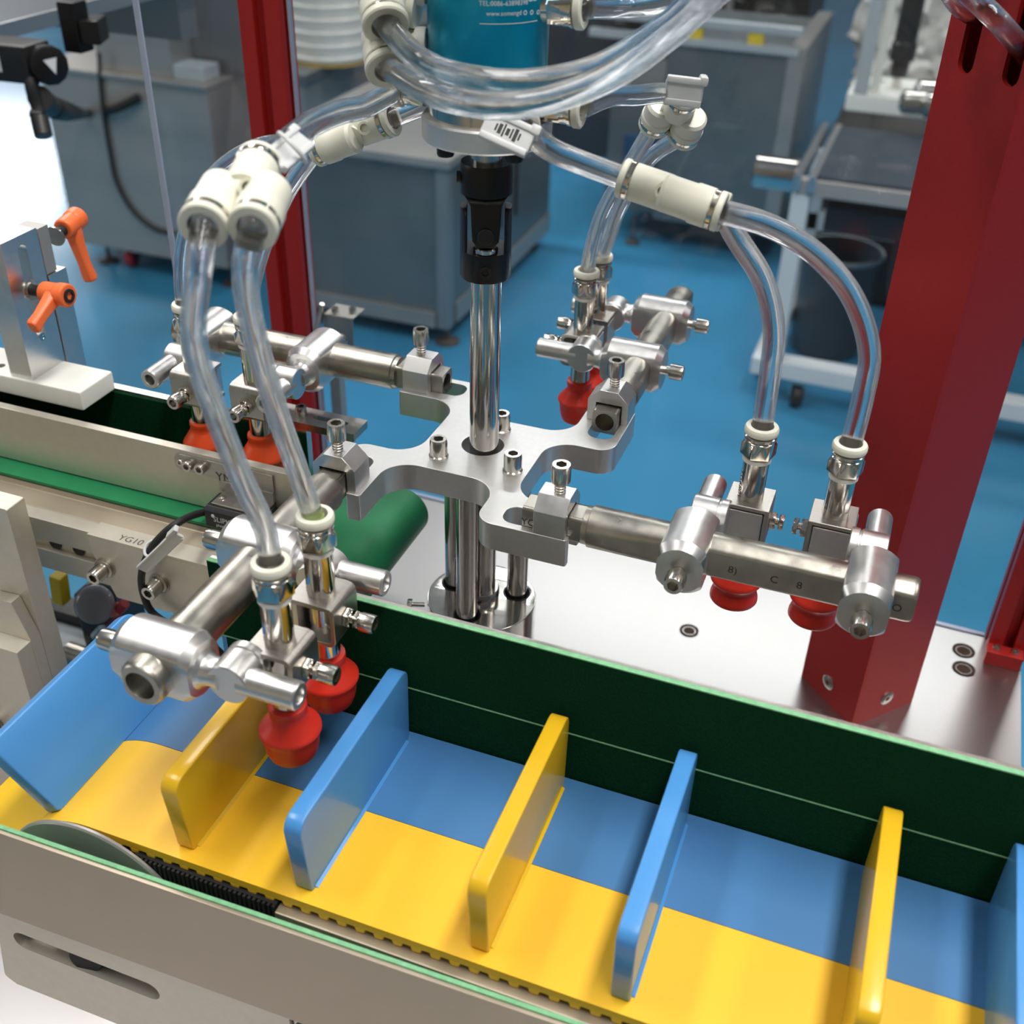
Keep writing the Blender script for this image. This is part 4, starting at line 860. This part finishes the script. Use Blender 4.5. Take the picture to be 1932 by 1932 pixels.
# ------------------------------------------------------------------ workshop behind the machine
b = MB(); b.bb((-9, 10.8, FZ), (6, 11, FZ + 4.6)); struct(b.build('wall_back', 'wallpaint'))
b = MB(); b.bb((-9, 10.75, FZ), (6, 10.8, FZ + .15)); struct(b.build('baseboard_back', 'frame_grey'))
def foot(t, x, y, h, r=.018):
    b = MB(); b.lathe([(r, 0), (r, .006), (r * .45, .012), (.006, .014), (.006, h)], (x, y, FZ), (0, 0, 1), 20); b.build('levelling_foot', 'footdark', t)
def caster(t, x, y, r=.028, z0=FZ, m='rubber', h=None):
    b = MB(); b.lathe([(r * .4, -.013), (r * .92, -.013), (r, -.009), (r, .009), (r * .92, .013), (r * .4, .013)], (x, y, z0 + r), (1, .25, 0), 28); b.build('caster', m, t)
    b = MB(); b.bb((x - .020, y - .008, z0 + r), (x - .0155, y + .03, z0 + 2.3 * r)); b.bb((x + .0155, y - .008, z0 + r), (x + .020, y + .03, z0 + 2.3 * r)); b.bb((x - .02, y - .01, z0 + 2.2 * r), (x + .02, y + .035, z0 + (h or 2.5 * r))); b.build('caster_fork', 'screw', t)
# left stainless cabinet with a tower on it
P = on((140, 456), 2, FZ + .07); YL = P.y; xr = on((432, 505), 1, YL).x; zt = vz(P, 128)
t = thing('steel_cabinet', 'stainless cabinet with tall tower on castors at upper left', 'cabinet', ((P.x + xr) / 2, YL + .4, FZ))
b = MB(); b.bb((P.x, YL, FZ + .07), (xr, YL + .42, zt)); b.build('body', 'cabinet', t, .004)
b = MB(); b.bb((P.x - .01, YL - .01, zt), (xr + .005, YL + .43, zt + .012)); b.build('top_plate', 'cabinet', t, .002)
xa, xb = on((187, 140), 1, YL + .02).x, on((327, 150), 1, YL + .02).x
b = MB(); b.bb((xa, YL + .02, zt + .012), (xb, YL + .38, zt + 1.0)); b.build('tower', 'cabinet', t, .004)
b = MB(); b.bb((on((330, 150), 1, YL + .02).x, YL + .12, zt + .012), (xr + .12, YL + .14, zt + .55)); b.build('dark_panel', 'cabinet_dark', t, .003)
b = MB(); b.bb((xb + .002, YL + .02, zt + .012), (xr - .02, YL + .1, zt + .05)); b.build('pale_ledge', 'frame_grey', t, .003)
caster(t, P.x + .17, YL + .05, .03, m='redplastic', h=.07); caster(t, xr - .12, YL + .3, .03, h=.07)
foot(t, P.x + .08, YL + .05, .072, .03); foot(t, xr - .03, YL + .05, .072, .03)
# conduit and cable on that cabinet, black motor hanging under a dark table
TD = at((100, 22), 1.25)
t = thing('dark_table', 'dark table top with bright edge at the top left corner', 'table', (TD.x - .3, TD.y, FZ))
b = MB(); b.bb((TD.x - .9, TD.y - .55, TD.z - .012), (TD.x, TD.y + .9, TD.z)); b.build('table_top', 'conv', t, .001)
b = MB(); b.bb((TD.x - .0005, TD.y - .55, TD.z - .014), (TD.x + .003, TD.y + .9, TD.z + .002)); b.build('edge_strip', 'alu_bright', t)
for dx in (-.87, -.72):
    for dy in (-.5, -.15):
        b = MB(); b.bb((TD.x + dx - .02, TD.y + dy - .02, FZ), (TD.x + dx + .02, TD.y + dy + .02, TD.z - .012)); b.build('leg', 'cabinet_dark', t)
b = MB(); b.bb((TD.x - .5, TD.y + .30, TD.z - .09), (TD.x - .05, TD.y + .34, TD.z - .012)); b.build('under_beam', 'cabinet', t)
b = MB(); b.bb((TD.x - .6, TD.y - .05, TD.z - .05), (TD.x - .02, TD.y - .01, TD.z - .03)); b.build('under_rail', 'frame_grey', t, .001)
Q_ = at((40, 118), 1.16)
t = thing('black_motor', 'black gear motor with white label under the dark table', 'motor', Q_)
b = MB(); b.box(Q_ + V((-.012, 0, .002)), (.074, .040, .038), R=M.Rotation(-.02, 3, 'Y')); b.build('motor_body', 'plasticblack', t, .004)
b = MB(); b.lathe([(.017, -.012), (.0195, -.010), (.0195, .009), (.017, .010)], at((88, 122), 1.15), (1, -.5, .1), 12); b.build('gear_head', 'black', t)
b = MB(); b.prism([(-.007, .006), (.007, .007), (.0035, -.009)], at((88, 122), 1.15) + V((1, -.5, .1)).normalized() * .0105, V((.45, .9, 0)), (0, 0, 1), V((1, -.5, .1)) * .0004); b.build('warning_sticker', 'whiteink', t)
b = MB(); b.bb((Q_.x - .027, Q_.y - .0206, Q_.z - .006), (Q_.x - .008, Q_.y - .0202, Q_.z + .013)); b.build('label_plate', 'whiteink', t)
b = MB(); b.box(Q_ + V((.035, .05, .030)), (.022, .022, .05)); b.box(Q_ + V((.050, .06, .026)), (.020, .036, .024), rot=.4); b.build('hanger', 'black', t, .002)
c0 = at((60, 165), 1.15); c1 = at((72, 205), 1.16); c2 = at((78, 245), 1.16)
b = MB(); b.sweep(catmull([at((62, 150), 1.15), c0, c1, c2], 5), .007, 12); b.build('lead', 'rubber', t)
b = MB(); b.cyl(at((74, 222), 1.155), at((82, 258), 1.155), .009, 14); b.build('plug', 'plasticblack', t, .001)
b = MB(); b.cyl(at((58, 215), 1.155), at((82, 218), 1.155), .005, 12); b.build('connector', 'plasticblack', t, .001)
pts = [at((75, 185), 1.155), at((92, 198), 1.25), at((125, 210), 1.5)] + [on(p, 1, YL - .03) for p in ((165, 214), (215, 206))] + [on((262, 184), 1, YL - .012)]
b = MB(); b.sweep(catmull(pts, 8), .0125, 14); solo(b.build('black_conduit', 'rubber'), 'thick black cable conduit running to the stainless cabinet at upper left', 'conduit')
pts = [on(p, 1, YL - .008) for p in ((187, 100), (189, 150), (197, 225), (208, 290), (220, 345), (250, 398), (290, 432), (330, 442))]
b = MB(); b.sweep(catmull(pts, 8), .0055, 10); solo(b.build('black_cable', 'rubber'), 'thin black cable hanging down the front of the upper left cabinet', 'cable')
# cabinet behind the shaft
P = on((858, 648), 2, FZ); Y2 = P.y - .02; zb = FZ + .05; x1 = on((846, 612), 1, Y2).x; zt = vz((x1, Y2, 0), 316); x0 = on((535, 560), 1, Y2).x
t = thing('steel_cabinet', 'large grey steel cabinet on levelling feet directly behind the drive shaft', 'cabinet', ((x0 + x1) / 2, Y2 + .5, FZ))
DY = on((1098, 444), 2, zb).y - Y2
b = MB(); b.bb((x0, Y2, zb), (x1, Y2 + DY, zt)); b.build('body', 'cabinet_dark', t, .004)
b = MB(); b.bb((x0, Y2 - .012, zb), (x1 - .035, Y2, zb + .045)); b.build('plinth', 'cabinet', t, .002)
b = MB(); b.bb((x1 - .030, Y2 - .010, zb), (x1 + .004, Y2 + .03, zt)); b.build('corner_rail', 'cabinet_mid', t, .003)
b = MB(); b.bb((x0 - .01, Y2 - .02, zt), (x1 + .015, Y2 + DY, zt + .022)); b.build('top_plate', 'cabinet', t, .002)
b = MB(); b.bb((x1, Y2 + .05, zb + .0), (x1 + .006, Y2 + DY, zb + .06)); b.build('side_plinth', 'cabinet', t, .002)
for k in (.45, .60):
    b = MB(); b.bb((x1 + .001, Y2 + DY * k, zb + .16), (x1 + .006, Y2 + DY * k + .012, zt - .10)); b.build('vent_slot', 'rubber', t)
foot(t, x1 - .012, Y2 + .02, .052, .035); foot(t, x0 + .1, Y2 + .02, .052, .035); caster(t, x1 - .03, Y2 + DY - .06, .03, h=.06); foot(t, x0 + .1, Y2 + DY - .1, .052, .035)
# bench with reels of film
zb2 = FZ + .40; e0, e1_ = on((553, 140), 2, zb2), on((690, 103), 2, zb2); xb_ = (e0.x + e1_.x) / 2
t = thing('film_bench', 'dark topped steel bench carrying the reels of milky film', 'bench', (xb_ - .42, e0.y + .6, FZ))
b = MB(); b.bb((xb_ - .85, e0.y, zb2 - .035), (xb_, e0.y + 1.3, zb2)); b.build('bench_top', 'cabinet_dark', t, .002)
b = MB(); b.bb((xb_ - .83, e0.y + .02, FZ + .06), (xb_ - .015, e0.y + 1.28, zb2 - .035)); b.build('bench_body', 'cabinet', t, .002)
for dx, dy in ((-.78, .06), (-.05, .06), (-.78, 1.2), (-.05, 1.2)): foot(t, xb_ + dx, e0.y + dy, .062, .03)
def reel(px0, px1, py, label, n=15):
    c = on(((px0 + px1) / 2, py), 2, zb2 + .004); R_ = (px1 - px0) / 2 * dep(c) / FPX
    t = thing('film_reel', label, 'reel', (c.x, c.y, zb2), 'reels of milky film on the bench')
    b = MB(); b.cyl((c.x, c.y, zb2), (c.x, c.y, zb2 + .012), R_ * .98, 40); b.build('core_board', 'wood', t)
    b = MB(); pr = [(R_ * .9, .012)]
    for k in range(n): pr += [(R_ * (1 - .02 * (k % 2)), .016 + .022 * k), (R_ * (1.01 - .02 * (k % 2)), .027 + .022 * k), (R_ * .975, .035 + .022 * k)]
    b.lathe(pr + [(R_ * .3, .014 + .022 * n)], (c.x, c.y, zb2), (0, 0, 1), 48); b.build('film_winding', 'roll', t)
reel(545, 700, 108, 'broad reel of milky film right of the red post')
reel(402, 470, 92, 'milky film reel seen left of the red post')
# cabinet at upper right and its top rails
P = on((1190, 462), 2, FZ); Y3 = P.y; zb = FZ + .10; x0 = on((1128, 430), 1, Y3).x; x1 = on((1478, 250), 1, Y3).x; zt = vz((x1, Y3, 0), 103)
t = thing('rail_cabinet', 'grey cabinet with double pale top rail behind the right splitter', 'cabinet', ((x0 + x1) / 2, Y3 + .4, FZ))
xm = on((1240, 300), 1, Y3).x
b = MB(); b.bb((xm, Y3, zb), (x1, Y3 + .6, zt)); b.build('body', 'cabinet_dark', t, .004)
b = MB(); b.bb((x0, Y3 + .05, zb), (xm, Y3 + .6, zt - .18)); b.build('low_body', 'cabinet_dark', t, .004)
b = MB(); b.bb((x0 + .06, Y3 + .03, zb + .12), (xm - .02, Y3 + .05, zt - .30)); b.build('blue_panel', 'bluedark', t, .003)
for dz in (0, .055):
    b = MB(); b.bb((xm - .25, Y3 - .015, zt + dz - .004), (x1 + .01, Y3 + .02, zt + dz + .018)); b.build('top_rail', 'frame_grey', t, .002)
for px in (1310, 1425):
    x = on((px, 85), 1, Y3).x; b = MB(); b.bb((x - .022, Y3 - .01, zt + .018), (x + .022, Y3 + .015, zt + .051)); b.build('yellow_block', 'yellowlabel', t)
b = MB(); b.bb((x1 - .02, Y3 - .01, zb), (x1 + .03, Y3 + .62, zt + .02)); b.build('side_frame', 'cabinet', t, .004)
for x, y in ((P.x, Y3 + .02), (x1 - .05, Y3 + .02), (P.x, Y3 + .5), (x1 - .05, Y3 + .5)): foot(t, x, y, .102, .025)
# dark machinery further back along the top
t = thing('dark_machine', 'dark machinery standing behind the cabinets along the top', 'machine', (x0 - .1, Y3 + 1.2, FZ))
for px0, px1, py, dy, m in ((1000, 1250, 10, .9, 'machinedark'), (870, 1010, 60, 1.1, 'machinedark'), (1250, 1500, -60, 1.0, 'plasticblack')):
    a, c = on((px0, 200), 1, Y3 + dy), on((px1, 200), 1, Y3 + dy); b = MB(); b.bb((a.x, Y3 + dy, FZ), (c.x - .005, Y3 + dy + .5, vz((a.x, Y3 + dy, 0), py))); b.build('housing', m, t, .006)
for px, py, r in ((1175, 55, .035), (1205, 40, .03), (1300, 20, .03), (1395, 15, .04), (1450, 35, .05)):
    c = on((px, py), 1, Y3 + .88); b = MB(); b.cyl(c, c + V((.0, -.06, .0)), r, 20, ch=.004); b.cyl(c + V((r, -.03, 0)), c + V((r, -.03, .3)), r * .4, 12); b.build('motor_can', 'black', t)
for px in (1330, 1350, 1372):
    c = on((px, 40), 1, Y3 + .8); b = MB(); b.bb((c.x - .012, c.y, c.z - .06), (c.x + .012, c.y + .1, c.z + .12)); b.build('bright_strip', 'cabinet', t)
# conveyor on white legs at right
P = on((1438, 700), 2, FZ + .09); YC = P.y; xl = P.x; w = .026
zr0, zr1 = vz((xl, YC, 0), 366), vz((xl, YC, 0), 326)
yb = on((1570, 232), 2, zr1).y; xe = xl + 1.3
t = thing('belt_conveyor', 'conveyor with dark belt on white legs at upper right', 'conveyor', (xl + .5, YC + .3, FZ))
b = MB(); b.bb((xl + .015, YC, zr0), (xe, YC + .03, zr1 - .012)); b.build('front_rail', 'railpaint', t, .003)
b = MB(); b.bb((xl + .05, YC + .01, zr1 - .02), (xe, yb, zr1 - .004)); b.build('belt', 'conv', t, .002)
for dx in (0, .034):
    b = MB(); b.bb((xl + dx, YC - .01, zr0 + .01), (xl + dx + .016, yb, zr1)); b.build('side_rail', 'alu_bright', t, .001)
b = MB(); b.cyl((xl - .10, YC + .06, (zr0 + zr1) / 2), (xl, YC + .06, (zr0 + zr1) / 2), .038, 32, ch=.004); b.build('drum_motor', 'steel', t)
for x, y in ((xl, YC), (xl, yb - .1), (xe - .1, YC), (xe - .1, yb - .1)):
    b = MB(); b.bb((x, y, FZ + .11), (x + .042, y + .042, zr0)); b.build('leg', 'frame_white', t, .003)
b = MB(); b.bb((xl - .03, YC - .005, FZ + .08), (xe, YC + .05, FZ + .125)); b.build('foot_bar', 'frame_white', t, .003)
b = MB(); b.bb((xl - .03, YC + .045, FZ + .08), (xl + .02, yb, FZ + .125)); b.build('foot_bar', 'frame_white', t, .003)
b = MB(); b.bb((xl, yb - .1, FZ + .34), (xe, yb - .06, FZ + .39)); b.build('cross_bar', 'frame_white', t, .003)
c = fl((1505, 748)); caster(t, c.x, YC + .02, .03, h=.082); c = fl((1420, 728)); caster(t, xl - .02, YC + .16, .03, h=.082); caster(t, xe - .1, yb - .1, .03, h=.082)
b = MB(); b.bb((xl + .08, YC + .04, zr0 - .09), (xe, YC + .3, zr0 - .03)); b.build('under_tray', 'plasticblack', t, .003)
for k in range(3):
    x = xl + .25 + .06 * k; b = MB(); b.sweep(catmull([V((x, YC + .05, zr0 - .06)), V((x + .01, YC + .06, zr0 - .22)), V((x + .05, YC + .07, zr0 - .30)), V((x + .09, YC + .06, zr0 - .20)), V((x + .10, YC + .05, zr0 - .06))], 6), .007, 10); b.build('hanging_cable', 'rubber', t)
c = fl((1600, 640))
t = thing('grey_bin', 'dark grey cylindrical bin standing under the right conveyor', 'bin', (c.x, YC + .45, FZ))
b = MB(); b.lathe([(.085, 0), (.095, .01), (.105, .27), (.11, .275), (.11, .29), (.10, .29), (.09, .02)], (c.x - .06, YC + .40, FZ), (0, 0, 1), 36); b.build('bin_body', 'bindark', t)
b = MB(); b.sweep([V((c.x - .06, YC + .40, FZ + .285)) + V((.108 * math.cos(a), .108 * math.sin(a), 0)) for a in [2 * PI * k / 28 for k in range(29)]], .006, 8); b.build('bin_rim', 'frame_grey', t)
x = on((1535, 420), 1, YC + .75).x
t = thing('control_box', 'dark control cabinet behind the white conveyor legs', 'cabinet', (x + .4, YC + .95, FZ))
b = MB(); b.bb((x, YC + .75, FZ + .02), (x + .9, YC + 1.1, FZ + .50)); b.build('box', 'plasticblack', t, .004)
b = MB(); b.bb((x + .3, YC + .74, FZ + .40), (x + .36, YC + .75, FZ + .43)); b.build('red_switch', 'redplastic', t)
b = MB(); b.bb((x + .02, YC + .78, FZ), (x + .88, YC + 1.08, FZ + .02)); b.build('base', 'rubber', t)
# white fixture on that conveyor with post, black cylinder and film
zc = zr1 - .004; c0 = on((1592, 208), 2, zc); c1 = on((1745, 228), 2, zc)
t = thing('white_fixture', 'thick white plastic block with pale post on the far conveyor belt', 'fixture', ((c0.x + c1.x) / 2, c0.y + .1, zc))
b = MB(); b.bb((c0.x, c0.y, zc), (c1.x + .1, c0.y + .24, zc + .045)); b.build('block', 'pom', t, .004)
for px, m, ww in ((1622, 'frame_grey', .018), (1648, 'roll', .012)):
    c = on((px, 178), 2, zc + .045); b = MB(); b.bb((c.x - ww, c.y, zc + .045), (c.x + ww, c.y + .03, zc + .8)); b.build('post', m, t, .002)
for px, py in ((1640, 165), (1660, 153)):
    c = on((px, py), 2, zc + .0455); b = MB(); b.cyl((c.x, c.y, zc + .0445), (c.x, c.y, zc + .0458), .013, 20); b.build('block_hole', 'rubber', t)
c = on((1690, 165), 2, zc + .045)
t = thing('black_cylinder', 'black pneumatic cylinder standing on the white fixture', 'cylinder', (c.x, c.y, zc + .045))
b = MB(); b.cyl((c.x, c.y, zc + .045), (c.x, c.y, zc + .075), .012, 20); b.build('piston_rod', 'screw', t)
b = MB(); b.lathe([(.022, .075), (.024, .08), (.024, .115), (.034, .118), (.034, .16), (.030, .165), (.030, .7)], (c.x, c.y, zc), (0, 0, 1), 14); b.build('cylinder_body', 'plasticblack', t)
for px, py, r in ((1712, 190, .028), (1738, 180, .035), (1755, 198, .03)):
    c = on((px, py), 2, zc + .07); b = MB(); b.lathe([(r * .5, -.04), (r, -.03), (r, .03), (r * .5, .04)], (c.x + .02, c.y - .02, zc + .045 + r), (1, .2, 0), 24); solo(b.build('steel_roller', 'steel'), {1712: 'small shiny steel roller on the white fixture, leftmost of three', 1738: 'largest shiny steel roller on the white fixture', 1755: 'shiny steel roller on the white fixture beside the red column'}[px], 'roller', 'rollers on the white fixture')
# crumpled film bundle
c = on((1775, 120), 1, c0.y + .42)
t = thing('film_bundle', 'crumpled clear film bundle behind the white fixture at top right', 'film', (c.x, c.y + .2, FZ))
from mathutils import noise as NZ
b = MB(); rings = []
for i in range(60):
    z = zc - .10 + i * .0195; rings.append([])
    for j in range(110):
        a = 2 * PI * j / 110; p = V((math.cos(a) * .42, math.sin(a) * .16, z)); d = NZ.noise(p * 7) * .05 + abs(NZ.noise(p * 16 + V((3, 1, 2)))) * .06 + abs(NZ.noise(p * 34)) * .03
        rings[-1].append(V((c.x + .17 + math.cos(a) * (.42 + d), c.y + .28 + math.sin(a) * (.16 + d), z)))
b.ring_faces(rings); b.build('film', 'film', t, ang=30)
b = MB(); b.bb((c.x - .25, c.y + .15, FZ), (c.x + .5, c.y + .42, zc - .10)); b.build('pallet_box', 'cabinet_dark', t, .004)
for o in TOPS: o.location.z += H
